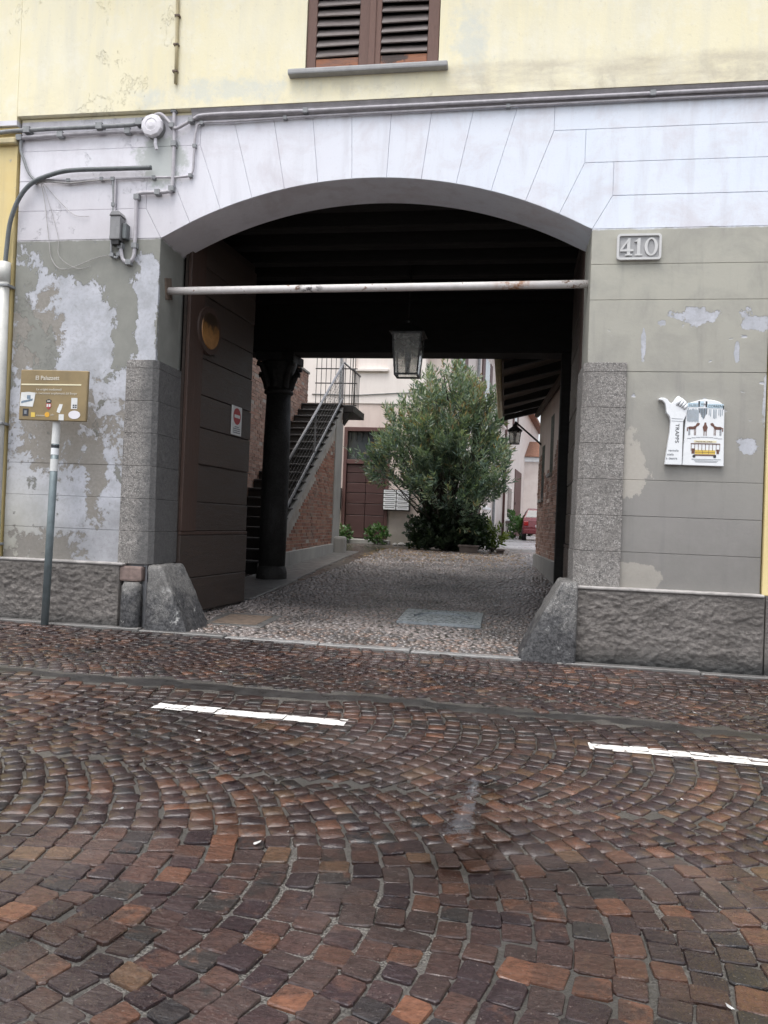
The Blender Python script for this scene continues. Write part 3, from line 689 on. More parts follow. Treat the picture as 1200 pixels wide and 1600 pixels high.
# ================================================================== gatehouse facade
AX, AZ, AR = -.30, .145, 4.04          # arch circle
XL, XR, ZS = -2.265, 1.665, 3.68       # opening
FL, FR = -3.745, 3.11                  # facade ends
TH = .55
def arc(a): return (AX+AR*math.sin(R(a)), AZ+AR*math.cos(R(a)))
ASP = math.degrees(math.asin((XR-AX)/AR))
house = root('gatehouse', (0, 0, 0), 'street front with a wide arched carriage gateway, yellow above and peeling grey below', 'building')
# core wall with the arched opening
core = MB(); pts = [(XL, -.2)]+[arc(-ASP+2*ASP*i/40) for i in range(41)]+[(XR, -.2)]
pts[1] = (XL, ZS); pts[41] = (XR, ZS)
def wall_ring(mb, y0, y1, ztop):
    n = len(pts); q = [(FL if i < 1 else (FR if i > 41 else None), -.2) for i in range(n)]
    outer = []
    for i, (x, z) in enumerate(pts):
        if i == 0: outer.append((FL, -.2))
        elif i == 42: outer.append((FR, -.2))
        else: outer.append((FL+(FR-FL)*(i-1)/40, ztop))
    # front
    vs = [(x, y0, z) for x, z in pts]+[(x, y0, z) for x, z in outer]+[(x, y1, z) for x, z in pts]+[(x, y1, z) for x, z in outer]
    fs = []
    for i in range(n-1):
        fs += [(i, n+i, n+i+1, i+1), (2*n+i, 2*n+i+1, 3*n+i+1, 3*n+i), (i, i+1, 2*n+i+1, 2*n+i), (n+i, 3*n+i, 3*n+i+1, n+i+1)]
    mb.poly(vs, fs)
wall_ring(core, .012, TH, 4.86); core.build('wall', 'facade', house)
GP = .0014   # half joint
def block(poly, name='plaster_block'):
    # shrink polygon towards the inside by GP
    c = Vector((sum(p[0] for p in poly)/len(poly), sum(p[1] for p in poly)/len(poly))); n = len(poly); P = [Vector(p) for p in poly]; Q = []
    area = sum(P[i].x*P[(i+1) % n].y-P[(i+1) % n].x*P[i].y for i in range(n))
    for i in range(n):
        a, p, b_ = P[i-1], P[i], P[(i+1) % n]; d1 = (p-a).normalized(); d2 = (b_-p).normalized(); sg = 1 if area > 0 else -1
        n1 = Vector((-d1.y, d1.x))*sg; n2 = Vector((-d2.y, d2.x))*sg; bi = (n1+n2); k = max(.3, 1+n1.dot(n2)); Q.append(p+bi*(GP/k))
    if area < 0: Q.reverse()
    MB().prism([(q.x, q.y) for q in Q], rng.normal(0, .0006), .02).build(name, 'facade', house, bevel=.0025)
def radial(a, z): return (AX+(z-AZ)*math.tan(R(a)), z)
AB = [ASP*(2*i-13)/13 for i in range(14)]
CO = [3.68, 3.965, 4.255, 4.545, 4.86]
ear = {}
for i in range(13):
    a0, a1 = AB[i], AB[i+1]; low = [arc(a0+(a1-a0)*k/5) for k in range(6)]
    if i == 0: low[0] = (XL, ZS)
    if i == 12: low[-1] = (XR, ZS)
    def top(a): return {0: CO[1], 1: CO[2], 2: CO[3]}.get(min(int(round((ASP-abs(a))/(2*ASP/13))), 9), CO[4])
    zl, zr = top(a0), top(a1); L, Rr = radial(a0, zl), radial(a1, zr)
    P = list(low)+[Rr]
    if zr < zl: P.append((Rr[0], zl)); ear[(1, i)] = Rr[0]
    if zl < zr: P.append((L[0], zr)); ear[(-1, i)] = L[0]
    P.append(L); block(P, 'voussoir')
# courses beside the voussoirs
for sd_, edge in ((1, FR), (-1, FL)):
    sp = XR if sd_ > 0 else XL
    xa = [radial(sd_*AB[13], CO[1])[0], radial(sd_*AB[12], CO[2])[0], radial(sd_*AB[11], CO[3])[0]]
    block([(sp, ZS), (edge, ZS), (edge, CO[1]), (xa[0], CO[1])])
    block([(xa[0], CO[1]), (edge, CO[1]), (edge, CO[2]), (xa[0], CO[2])])
    block([(xa[1], CO[2]), (edge, CO[2]), (edge, CO[3]), (xa[1], CO[3])])
    block([(xa[2], CO[3]), (edge, CO[3]), (edge, CO[4]), (xa[2], CO[4])])
# ashlar courses of the piers
CZ = [3.68-.306*i for i in range(11)]
JT = 2.53
for sd_, inn, out_, jmb in ((1, XR, FR, 1.99), (-1, XL, FL, -2.54)):
    cz_ = [CZ[i] for i in ((0, 1, 2, 4, 7, 8, 9, 10) if sd_ > 0 else (0, 7, 8, 9, 10))]
    for z1, z0 in zip(cz_, cz_[1:]):
        if z0 > JT: block([(inn, z0), (out_, z0), (out_, z1), (inn, z1)])
        elif z1 > JT: block([(inn, JT), (jmb, JT), (jmb, z0), (out_, z0), (out_, z1), (inn, z1)])
        else: block([(jmb, z0), (out_, z0), (out_, z1), (jmb, z1)])
# granite jamb stones, one per course
JZ = [2.53, 2.45]+[2.45-.305*i for i in range(1, 6)]+[.62]
for sd_ in (1, -1):
    for i in range(len(JZ)-1):
        z1, z0 = JZ[i]-.0014, JZ[i+1]+.0014; zm = (z0+z1)/2; bat = .035*(2.53-zm)/1.9; o = rng.normal(0, .0008)
        xo, xi = (1.988, 1.655-bat-.02) if sd_ > 0 else (-2.538, -2.255+bat+.02); ch = .042
        f = -.028-.012*(2.53-zm)/1.9+o
        P = [(xo, f), (xi+sd_*ch, f), (xi, f+ch*1.1), (xi, TH-.03), (xo, TH-.03)]
        if sd_ > 0: P.reverse()
        MB().prismz(P, z0, z1).build('jamb_stone', 'granite', house, bevel=.0035, seg=2)
# rough cement plinth (real relief)
def rough_panel(name, x0, x1, z0, z1, y, mat, parent, amp=.014, st=.0125, hole=None):
    nx, nz = int((x1-x0)/st), int((z1-z0)/st); V = []; F = []
    NX, NZ = nx+1, nz+1
    base = rng.normal(0, 1, (NZ+8, NX+8))
    def sm(a, k):
        for _ in range(k): a = (np.roll(a, 1, 0)*.6+np.roll(a, -1, 0)*.6+np.roll(a, 1, 1)*1.5+np.roll(a, -1, 1)*1.5+a*1.8)/6
        return a/a.std()
    H = (sm(base, 1)*.85+sm(rng.normal(0, 1, base.shape), 5)*.5+sm(rng.normal(0, 1, base.shape), 30)*.45)[4:4+NZ, 4:4+NX]
    for j in range(NZ):
        for i in range(NX):
            e = min(i, nx-i, nz-j)/2.0; k = min(1, e); V.append((x0+(x1-x0)*i/nx, y-amp*(.6+.35*max(-1.5, H[j, i]))*k, z0+(z1-z0)*j/nz))
    for j in range(nz):
        for i in range(nx): F.append((j*NX+i, j*NX+i+1, (j+1)*NX+i+1, (j+1)*NX+i))
    b_ = len(V)
    # returns to the wall
    V += [(x0, .03, z0), (x0, .03, z1), (x1, .03, z0), (x1, .03, z1)]
    o = MB(); o.poly(V, F+[(0, nz*NX, b_+1, b_), (nx, b_+2, b_+3, nz*NX+nx)]); return o.build(name, mat, parent, smooth=True)
rough_panel('plinth', -3.765, -2.50, -.08, .60, -.075, 'plinth', house)
rough_panel('plinth', 1.62, 3.125, -.12, .60, -.075, 'plinth', house)
MB().box(-3.76, -2.46, -.088, .01, .602, .628).build('plinth_ledge', 'ledge', house, bevel=.008)
MB().box(1.60, 3.12, -.095, .01, .602, .628).build('plinth_ledge', 'ledge', house, bevel=.008)
# string course and yellow upper storey
MB().prismx([(-.055, 4.862), (.02, 4.862), (.02, 4.775), (-.012, 4.775), (-.022, 4.80), (-.03, 4.835)], -2.0, FR+.005).build('string_course', 'string', house, bevel=.004)
WX0, WX1, WZ0, WZ1 = -.918, .293, 5.14, 6.95
up_ = MB()
for a in ((FL-.012, WX0, 4.865, 8.4), (WX1, FR+.008, 4.865, 8.4), (WX0, WX1, 4.865, WZ0), (WX0, WX1, WZ1, 8.4)): up_.box(a[0], a[1], -.06, .45, a[2], min(a[3], 7.5))
bm_o = up_.build('upper_wall', 'facade', house)
MB().box(-1.060, .380, -.135, .0, 5.088, 5.138).build('window_sill', 'stone_plaque', house, bevel=.014, seg=2)
# shutters, weathered louvres
MB().box(WX0, WX1, .05, .12, WZ0, WZ1).build('window_back', 'black_iron', house)
mid = (WX0+WX1)/2
for k, (x0, x1) in enumerate(((WX0+.006, mid-.004), (mid+.004, WX1-.006))):
    sh = root('window_shutter', (0, 0, 0)); sh.parent = house; sh.location = ((x0+x1)/2, 0, WZ0); sh['label'] = 'brown louvred shutter leaf with peeling paint, '+('left' if k == 0 else 'right')
    wl, wr = (.085, .115) if k == 0 else (.075, .10)
    MB().box(x0, x0+wl, -.045, .0, WZ0+.01, WZ1-.01).build('stile', 'shutter', sh, bevel=.004)
    MB().box(x1-wr, x1, -.045, .0, WZ0+.01, WZ1-.01).build('stile', 'shutter', sh, bevel=.004)
    MB().box(x0+wl+.002, x1-wr-.002, -.040, -.004, WZ0+.01, WZ0+.125).build('bottom_rail', 'chipped', sh, bevel=.004)
    MB().box(x0+wl+.002, x1-wr-.002, -.040, -.004, WZ1-.11, WZ1-.01).build('top_rail', 'shutter', sh, bevel=.004)
    z = WZ0+.155
    while z < WZ1-.13:
        a = R(33+rng.normal(0, 2.5)); t = rng.normal(0, .004)
        MB().obox(((x0+wl+x1-wr)/2, -.020, z+.03), ((x1-wr-x0-wl)/2-.002, 0, t), (0, math.sin(a)*.054, math.cos(a)*.054), (0, -math.cos(a)*.006, math.sin(a)*.006)).build('slat', 'slat', sh, bevel=.002)
        z += .0915
MB().box(mid-.03, mid+.03, -.058, -.046, WZ0+.012, WZ1-.012).build('cover_strip', 'shutter', house, bevel=.004)
# upper body, passage ceiling, side walls
body = MB(); body.box(FL-.01, FR+.005, .452, 5.2, 4.87, 7.5); body.build('upper_body', 'yellow', house)
MB().poly([(FL-.3, -.6, 7.40), (FR+.3, -.6, 7.40), (FR+.3, 2.8, 8.5), (FL-.3, 2.8, 8.5), (FL-.3, 5.9, 7.40), (FR+.3, 5.9, 7.40), (FL-.3, -.6, 7.52), (FR+.3, -.6, 7.52), (FR+.3, 2.8, 8.62), (FL-.3, 2.8, 8.62), (FL-.3, 5.9, 7.52), (FR+.3, 5.9, 7.52)],
          [(0, 3, 2, 1), (3, 4, 5, 2), (6, 7, 8, 9), (9, 8, 11, 10), (0, 1, 7, 6), (4, 10, 11, 5), (0, 6, 9, 3), (3, 9, 10, 4), (1, 2, 8, 7), (2, 5, 11, 8)]).build('roof', 'roof_tile', house)
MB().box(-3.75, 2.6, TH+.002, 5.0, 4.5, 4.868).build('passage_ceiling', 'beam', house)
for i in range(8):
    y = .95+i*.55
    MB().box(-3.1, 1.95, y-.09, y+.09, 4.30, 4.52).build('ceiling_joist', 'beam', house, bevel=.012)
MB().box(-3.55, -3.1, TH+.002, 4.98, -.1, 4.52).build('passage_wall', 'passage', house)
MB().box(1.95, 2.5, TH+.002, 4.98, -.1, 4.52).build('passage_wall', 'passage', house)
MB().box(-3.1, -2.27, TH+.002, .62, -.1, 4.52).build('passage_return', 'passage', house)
MB().box(-3.4, 2.2, 4.52, 4.98, 3.63, 4.50).build('lintel_beam', 'beam', house, bevel=.02)
MB().box(1.74, 1.93, 4.5, 4.72, .1, 3.63).build('wooden_post', 'beam', house, bevel=.015)
# wheel guard stones
def guard(name, sgn, x_in, x_out, xt, yf, zt, label):
    # profile in xz, lofted from front to back, subdivided and roughened
    mb = MB(); V = []; nz = 9; nx = 7; ny = 7
    def P(u, v, w):  # u 0..1 from wall side to passage side, v up, w front to back
        xb = x_out+(x_in-x_out)*u; xtop = x_out+(xt-x_out)*u; bulge = .05*math.sin(v*math.pi)*u
        x = xb+(xtop-xb)*v**.92+sgn*0+(1 if x_in > x_out else -1)*bulge*.4
        y = yf+(.42-yf)*w+.05*v*(1-w); return (x, y, -.08+(zt+.08)*v)
    bm = bmesh.new()
    verts = {}
    for i in range(nx+1):
        for j in range(nz+1):
            for k in range(ny+1):
                if i in (0, nx) or j in (0, nz) or k in (0, ny):
                    p = Vector(P(i/nx, j/nz, k/ny)); verts[i, j, k] = bm.verts.new(p)
    def quad(a, b_, c, d):
        try: bm.faces.new([verts[a], verts[b_], verts[c], verts[d]])
        except Exception: pass
    for j in range(nz):
        for i in range(nx): quad((i, j, 0), (i+1, j, 0), (i+1, j+1, 0), (i, j+1, 0)); quad((i, j, ny), (i, j+1, ny), (i+1, j+1, ny), (i+1, j, ny))
        for k in range(ny): quad((0, j, k), (0, j+1, k), (0, j+1, k+1), (0, j, k+1)); quad((nx, j, k), (nx, j, k+1), (nx, j+1, k+1), (nx, j+1, k))
    for i in range(nx):
        for k in range(ny): quad((i, nz, k), (i+1, nz, k), (i+1, nz, k+1), (i, nz, k+1))
    bmesh.ops.recalc_face_normals(bm, faces=bm.faces)
    for _ in range(1): bmesh.ops.smooth_vert(bm, verts=bm.verts, factor=.45, use_axis_x=True, use_axis_y=True, use_axis_z=True)
    bmesh.ops.subdivide_edges(bm, edges=bm.edges, cuts=1, use_grid_fill=True, smooth=.3)
    for v in bm.verts: v.co += Vector(rng.normal(0, .0035, 3))
    bmesh.ops.triangulate(bm, faces=[f for f in bm.faces if len(f.verts) > 4])
    me = bpy.data.meshes.new(name); loc = Vector(((x_in+x_out)/2, yf+.25, 0))
    bmesh.ops.translate(bm, vec=-loc, verts=bm.verts); bm.to_mesh(me); bm.free(); me.polygons.foreach_set('use_smooth', [True]*len(me.polygons)); me.materials.append(MT['granite_dark'])
    o = bpy.data.objects.new(name, me); COL.objects.link(o); o.location = loc; tag(o, label, 'guard stone', 'granite guard stones at the gate jambs')
guard('wheel_guard_stone', 1, -1.745, -2.205, -2.085, -.15, .62, 'granite wheel guard stone with a blackened side at the left jamb')
guard('wheel_guard_stone', -1, 1.13, 1.64, 1.51, -.19, .66, 'pale topped granite wheel guard stone at the right jamb')
st = MB().lathe((-2.37, -.06, 0), [(.085, -.08), (.10, .05), (.098, .25), (.092, .42), (.07, .455)], 14)
st.build('stone_stub', 'granite_dark', None, smooth=True, loc=(-2.37, -.06, 0), label='short dark stone stub between plinth and left guard stone', cat='stone stub')
MB().box(-2.50, -2.28, -.07, .02, .46, .60).build('mortar_patch', 'old_mortar', house, bevel=.02, seg=2)
# neighbours
nb = root('neighbour_house', (-8, 0, 0), 'yellow rendered neighbouring house at the left edge with a white downpipe', 'building')
MB().box(-12, FL-.022, -.02, 5, .62, 4.78).build('wall', 'yellow', nb); MB().box(-12, FL-.022, -.05, 5, 4.785, 8.4).build('upper_wall', 'facade', nb); MB().box(-12, FL-.026, -.09, 4.9, -.1, .615).build('plinth', 'plinth', nb)
MB().box(-12, FL-.016, -.075, .0, 4.60, 4.66).build('string_course', 'pipe_yellow', nb, bevel=.01)
nb = root('neighbour_house', (8, 0, 0), 'sliver of yellow neighbouring house at the right edge', 'building')
MB().box(FR+.012, 12, -.02, 5, .62, 8.4).build('wall', 'yellow', nb); MB().box(FR+.03, 12, -.06, 4.9, -.2, .615).build('plinth', 'plinth', nb)

# ================================================================== passage contents
def gate_leaf(x0, y0, x1, y1, z0, z1, side, label, stile=True):
    """heavy wooden gate leaf: s along the leaf, t out of the visible face"""
    A = Vector((x0, y0, 0)); D = Vector((x1-x0, y1-y0, 0)); L = D.length; D.normalize(); T = Vector((D.y, -D.x, 0))*side
    rt_ = root('gate_leaf', (x0, y0, z0), label, 'gate', 'wooden gate leaves')
    def lb(s0, s1, t0, t1, a, b_): c = A+D*((s0+s1)/2)+T*((t0+t1)/2)+Vector((0, 0, (a+b_)/2)); return MB().obox(c, D*((s1-s0)/2), T*((t1-t0)/2), (0, 0, (b_-a)/2))
    lb(0, L, -.03, 0, z0, z1).build('back_frame', 'gate_wood', rt_)
    lb(.0, .30, .002, .040, .93, z1).build('stile', 'gate_stile', rt_, bevel=.006)
    zz = [z0+.01, .45, .89]; 
    for a, b_ in zip(zz, zz[1:]): lb(.0, L, .002, .034+rng.normal(0, .002), a+.003, b_-.003).build('plank', 'gate_wood', rt_, bevel=.006)
    z = .93
    while z < z1-.1:
        h = min(rng.uniform(.28, .42), z1-z); dz = rng.normal(0, .004)
        lb(.305, L, .002, .022+rng.normal(0, .0025), z+.004, z+h-.004).build('plank', 'gate_wood', rt_, bevel=.005); z += h
    lb(.0, L, .002, .036, .892, .928).build('rail', 'gate_stile', rt_, bevel=.006)
    return A, D, T, lb
A_, D_, T_, lb = gate_leaf(-2.20, .50, -2.045, 2.05, .085, 4.1, 1, 'open dark brown plank gate leaf on the left with a round sign')
def on_leaf(s, z, t=.03): return A_+D_*s+T_*t+Vector((0, 0, z))
# round faded sign on the leaf
c = on_leaf(.40, 3.03, .0); rs = root('round_sign', c, 'round faded amber sign with a dark rim hung on the left gate leaf', 'sign')
def disc(r0, t0, t1, mat, name, r1=None, n=40):
    v = []; r1 = r1 or r0
    for r, t in ((r0, t0), (r1, t1)):
        for k in range(n): a = 2*math.pi*k/n; v.append(c+D_*(r*math.cos(a))+Vector((0, 0, r*math.sin(a)))+T_*t)
    return MB().poly(v, [tuple(range(n-1, -1, -1)), tuple(range(n, 2*n))]+[(k, (k+1) % n, n+(k+1) % n, n+k) for k in range(n)]).build(name, mat, rs)
disc(.255, .03, .058, 'gate_stile', 'rim', .245); disc(.195, .05, .066, 'disc', 'face', .185)
# small no-entry plate
c2 = on_leaf(1.16, 2.19); ps = root('driveway_sign', c2, 'small white plate with a red no-entry disc on the left gate leaf', 'sign')
MB().obox(c2, D_*.125, T_*.004, (0, 0, .165)).build('plate', 'sticker', ps)
n = 24
def flat(cen, rx, rz, mat, name, parent, t, D=D_, T=T_, a0=0, a1=2*math.pi):
    v = [cen+D*(rx*math.cos(a0+(a1-a0)*k/n))+Vector((0, 0, rz*math.sin(a0+(a1-a0)*k/n)))+T*t for k in range(n)]
    w = [q+T*.001 for q in v]; return MB().poly(v+w, [tuple(range(n-1, -1, -1)), tuple(range(n, 2*n))]+[(k, (k+1) % n, n+(k+1) % n, n+k) for k in range(n)]).build(name, mat, parent)
flat(c2+Vector((0, 0, .05)), .095, .095, 'ink_red', 'red_disc', ps, .005)
MB().obox(c2+Vector((0, 0, .05))+T_*.0072, D_*.07, T_*.0008, (0, 0, .018)).build('white_bar', 'sticker', ps)
for k in range(4): MB().obox(c2+Vector((0, 0, -.07-.022*k))+T_*.0055, D_*(.05 if k == 0 else .09), T_*.0008, (0, 0, .005)).build('printed_line', 'ink_grey', ps)
gate_leaf(1.70, .60, 1.73, 2.35, .085, 4.1, -1, 'open dark plank gate leaf standing edge-on inside the right jamb')
# iron tie bar
tb = root('tie_bar', (-2.265, .2, 3.24), 'round iron tie bar with flaking white paint across the gateway', 'bar')
MB().tube([(-2.30, .2, 3.24), (-1, .2, 3.25), (.5, .2, 3.26), (1.70, .2, 3.27)], .036, 14).build('rod', 'bar', tb, smooth=True)
MB().obox((-2.262, .2, 3.26), (.006, 0, 0), (0, .07, .02), (0, -.02, .10)).build('wall_plate', 'rust', tb, bevel=.004)
# hanging lantern
def lantern(x, y, z0, z1, wt, wb, label, cat='lantern', glass='glass'):
    ln = root('lantern', (x, y, z0), label, cat, 'black four sided lanterns')
    ct = [(x+sx*wt/2, y+sy*wt/2, z1) for sx, sy in ((-1, -1), (1, -1), (1, 1), (-1, 1))]; cb = [(x+sx*wb/2, y+sy*wb/2, z0) for sx, sy in ((-1, -1), (1, -1), (1, 1), (-1, 1))]
    k = wt*.055; f = MB()
    for i in range(4): f.bar(cb[i], ct[i], k); f.bar(cb[i], cb[(i+1) % 4], k*1.1); f.bar(ct[i], ct[(i+1) % 4], k*1.3)
    f.build('frame', 'black_iron', ln)
    for i in range(4):
        a, b_, c_, d = (Vector(q) for q in (cb[i], cb[(i+1) % 4], ct[(i+1) % 4], ct[i])); m_ = Vector((x, y, (z0+z1)/2)); sh = lambda q: q+(m_-q)*.012
        v = [sh(q) for q in (a, b_, c_, d)]; nrm = (v[1]-v[0]).cross(v[3]-v[0]).normalized()*.004
        MB().poly(v+[q+nrm for q in v], [(3, 2, 1, 0), (4, 5, 6, 7), (0, 1, 5, 4), (1, 2, 6, 5), (2, 3, 7, 6), (3, 0, 4, 7)]).build('pane', glass, ln)
    h = wt*.42; w2 = wt*.62
    MB().poly([(x+sx*w2, y+sy*w2, z1+k*.6) for sx, sy in ((-1, -1), (1, -1), (1, 1), (-1, 1))]+[(x+sx*wt*.16, y+sy*wt*.16, z1+h) for sx, sy in ((-1, -1), (1, -1), (1, 1), (-1, 1))],
              [(3, 2, 1, 0), (4, 5, 6, 7), (0, 1, 5, 4), (1, 2, 6, 5), (2, 3, 7, 6), (3, 0, 4, 7)]).build('cap', 'black_iron', ln)
    MB().lathe((x, y, z1+h), [(.04, 0), (.05, .03), (.02, .06)], 10).build('finial', 'black_iron', ln)
    MB().lathe((x, y, z0+.02), [(.025, 0), (.03, .12), (.045, .2), (.03, .28), (.012, .3)], 12).build('bulb_holder', 'ink_grey', ln)
    return ln, z1+h
ln, zt = lantern(-.29, 3.0, 2.985, 3.50, .36, .285, 'large black four sided lantern hanging in the gateway')
MB().tube([(-.29, 3, zt), (-.29, 3, 4.5)], .012, 6).build('chain_rod', 'black_iron', ln)
# column at the end of the passage
CX, CY = -2.52, 4.74
cl = root('stone_column', (CX, CY, .15), 'dark stone column with a carved capital at the inner end of the passage', 'column')
MB().lathe((CX, CY, 0), [(.235, .06), (.235, .26), (.225, .30), (.215, .33), (.205, .36)], 28).build('base', 'column', cl, smooth=True)
MB().lathe((CX, CY, 0), [(.205, .355), (.21, 1.2), (.205, 2.2), (.188, 3.0)], 28).build('shaft', 'column', cl, smooth=True)
cap = MB().lathe((CX, CY, 0), [(.188, 3.0), (.225, 3.02), (.225, 3.06), (.185, 3.08), (.19, 3.2), (.215, 3.33), (.27, 3.47), (.26, 3.5)], 28); cap.build('capital_bell', 'column', cl, smooth=True)
for i in range(8):
    a = i*math.pi/4; u = Vector((math.cos(a), math.sin(a), 0)); r0 = .2; p = Vector((CX, CY, 0))
    big = i % 2 == 1
    path = [p+u*.19+Vector((0, 0, 3.1)), p+u*.215+Vector((0, 0, 3.2)), p+u*(.26 if not big else .25)+Vector((0, 0, 3.30)), p+u*(.29 if not big else .33)+Vector((0, 0, 3.34 if not big else 3.46)), p+u*(.28 if not big else .35)+Vector((0, 0, 3.29 if not big else 3.41))]
    MB().tube(smoothpath(path, 4), [.05]*8+[.045]*5+[.05]*4, 8).build('carved_leaf', 'column', cl, smooth=True)
ab = .30; MB().prismz([(CX-ab, CY-ab), (CX-.1, CY-ab+.05), (CX+.1, CY-ab+.05), (CX+ab, CY-ab), (CX+ab-.05, CY-.1), (CX+ab-.05, CY+.1), (CX+ab, CY+ab), (CX+.1, CY+ab-.05), (CX-.1, CY+ab-.05), (CX-ab, CY+ab), (CX-ab+.05, CY+.1), (CX-ab+.05, CY-.1)], 3.5, 3.628).build('abacus', 'column', cl, bevel=.01)

# ================================================================== courtyard
def bricks(face, u0, u1, z0, z1, keep, jit=.004, bw=.25, bh=.068):
    """face(u,t,z)->xyz with t outward; returns MB of raised bricks"""
    mb = MB(); z = z0; row = 0
    while z < z1-.02:
        u = u0-(bw/2 if row % 2 else 0)
        while u < u1:
            a, b_ = max(u, u0)+.006, min(u+bw, u1)-.006
            if b_-a > .03 and keep((a+b_)/2, z+bh/2):
                t = .008+rng.normal(0, jit); p = [face(a, 0, z+.005), face(b_, 0, z+.005), face(b_, 0, z+bh-.006), face(a, 0, z+bh-.006)]; q = [face(a, t, z+.005), face(b_, t, z+.005), face(b_, t, z+bh-.006), face(a, t, z+bh-.006)]
                mb.poly(p+q, [(4, 5, 6, 7), (0, 1, 5, 4), (1, 2, 6, 5), (2, 3, 7, 6), (3, 0, 4, 7)], rng.random())
            u += bw
        z += bh; row += 1
    return mb
# brick wall on the left of the stair
bw_ = root('brick_wall', (-4.05, 8.3, 0), 'pale brick wall rising behind the outdoor stair on the left', 'wall')
MB().box(-4.3, -3.9, 5.0, 11.6, 0, 4.66).build('mortar_core', 'mortar', bw_)
bricks(lambda u, t, z: (-3.9+t, u, z), 5.0, 11.6, .1, 4.64, lambda u, z: True).build('brickwork', 'brick_pale', bw_, kind='stuff')
MB().box(-4.33, -3.86, 4.99, 11.62, 4.66, 4.72).build('coping', 'grey_plaster', bw_, bevel=.01)
# stair
SX = -2.93; Y0, RUN, RISE, Z0 = 5.37, .2966, .183, .2
sr = root('outdoor_stair', (-3.4, 8.3, .2), 'dark outdoor stair on a brick base climbing to a railed landing', 'stair')
for i in range(20):
    y = Y0+i*RUN; z = Z0+RISE*(i+1)
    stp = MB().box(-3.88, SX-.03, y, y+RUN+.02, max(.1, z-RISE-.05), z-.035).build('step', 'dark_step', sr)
    MB().box(-3.88, SX+.035, y-.025, y+RUN-.003, z-.033, z).build('tread', 'grey_tread', stp, bevel=.006)
zl = lambda y: Z0+RISE*((y-Y0)/RUN+1)      # nosing line
MB().prismx([(5.9, .1), (11.35, .1), (11.35, zl(11.35)-.33), (6.3, zl(6.3)-.33), (5.9, .3)], SX-.25, SX-.012).build('base_wall', 'mortar', sr)
bricks(lambda u, t, z: (SX-.012+t, u, z), 6.1, 10.62, .48, 3.6, lambda u, z: z < zl(u)-.62+.03*math.sin(u*3)).build('brickwork', 'brick', sr, kind='stuff')
MB().prismx([(5.6, zl(5.6)-.36), (11.35, zl(11.35)-.36), (11.35, zl(11.35)-.19), (5.6, zl(5.6)-.19)], SX-.05, SX+.008).build('stringer', 'grey_plaster', sr)
MB().prismx([(6.05, .1), (10.7, .1), (10.7, .56), (6.05, .47)], SX-.05, SX+.03).build('plinth', 'grey_plaster', sr, bevel=.012)
MB().box(SX-.06, SX+.022, 10.62, 11.32, .1, 3.42).build('pier', 'grey_plaster', sr, bevel=.01)
MB().prismz([(SX+.01, 10.75), (SX+.3, 10.8), (SX+.22, 11.3), (SX+.01, 11.32)], .2, .72).build('pier_guard', 'grey_plaster', sr, bevel=.06, seg=2)
MB().box(-3.95, SX+.26, 11.30, 12.7, 3.70, 3.87).build('landing', 'dark_step', sr, bevel=.01)
MB().prism([(SX+.0, 3.70), (SX+.2, 3.70), (SX+.0, 3.40)], 11.32, 11.55).build('landing_bracket', 'dark_step', sr)
HR = .90
p0, p1 = (SX-.02, 6.2, zl(6.2)+HR-.06), (SX-.02, 11.2, zl(11.2)+HR-.06)
MB().tube([p0, p1], .028, 8).build('handrail', 'rail', sr, smooth=True)
MB().bar((SX-.0, 5.5, zl(5.5)+.02), (SX-.0, 11.25, zl(11.25)+.02), .03, .05).build('bottom_rail', 'rail', sr)
MB().tube([p1, (SX-.02, 11.3, zl(11.2)+HR+.02), (SX+.2, 11.34, 4.72)], .022, 8).build('handrail', 'rail', sr, smooth=True)
for y in (6.2, 8.7, 11.2): MB().bar((SX-.0, y, zl(y)-.1), (SX-.0, y, zl(y)+HR-.07), .03).build('rail_post', 'rail', sr)
wires = MB(); y = 6.32
while y < 11.15: wires.bar((SX-.01, y, zl(y)+.03), (SX-.01, y, zl(y)+HR-.08), .006); y += .125
k = .12
while k < HR-.1: wires.bar((SX-.01, 6.25, zl(6.25)+k), (SX-.01, 11.15, zl(11.15)+k), .005); k += .125
wires.build('wire_infill', 'black_iron', sr, kind='stuff')
for x in np.arange(-3.87, SX+.1, .125): MB().bar((x, 12.3, 3.87), (x, 12.3, 6.1), .014).build('railing_bar', 'black_iron', sr)
for z in (4.02, 4.58, 4.95, 6.05): MB().bar((-3.9, 12.3, z), (SX+.12, 12.3, z), .025).build('railing_rail', 'black_iron', sr)
for y in np.arange(11.36, 12.3, .16): MB().bar((SX+.2, y, 3.87), (SX+.2, y, 4.75), .014).build('railing_bar', 'black_iron', sr)
MB().bar((SX+.2, 11.34, 4.75), (SX+.2, 12.3, 4.75), .03).build('railing_rail', 'black_iron', sr)
MB().bar((SX+.2, 11.34, 3.87), (SX+.2, 11.34, 6.1), .02).build('railing_bar', 'black_iron', sr)

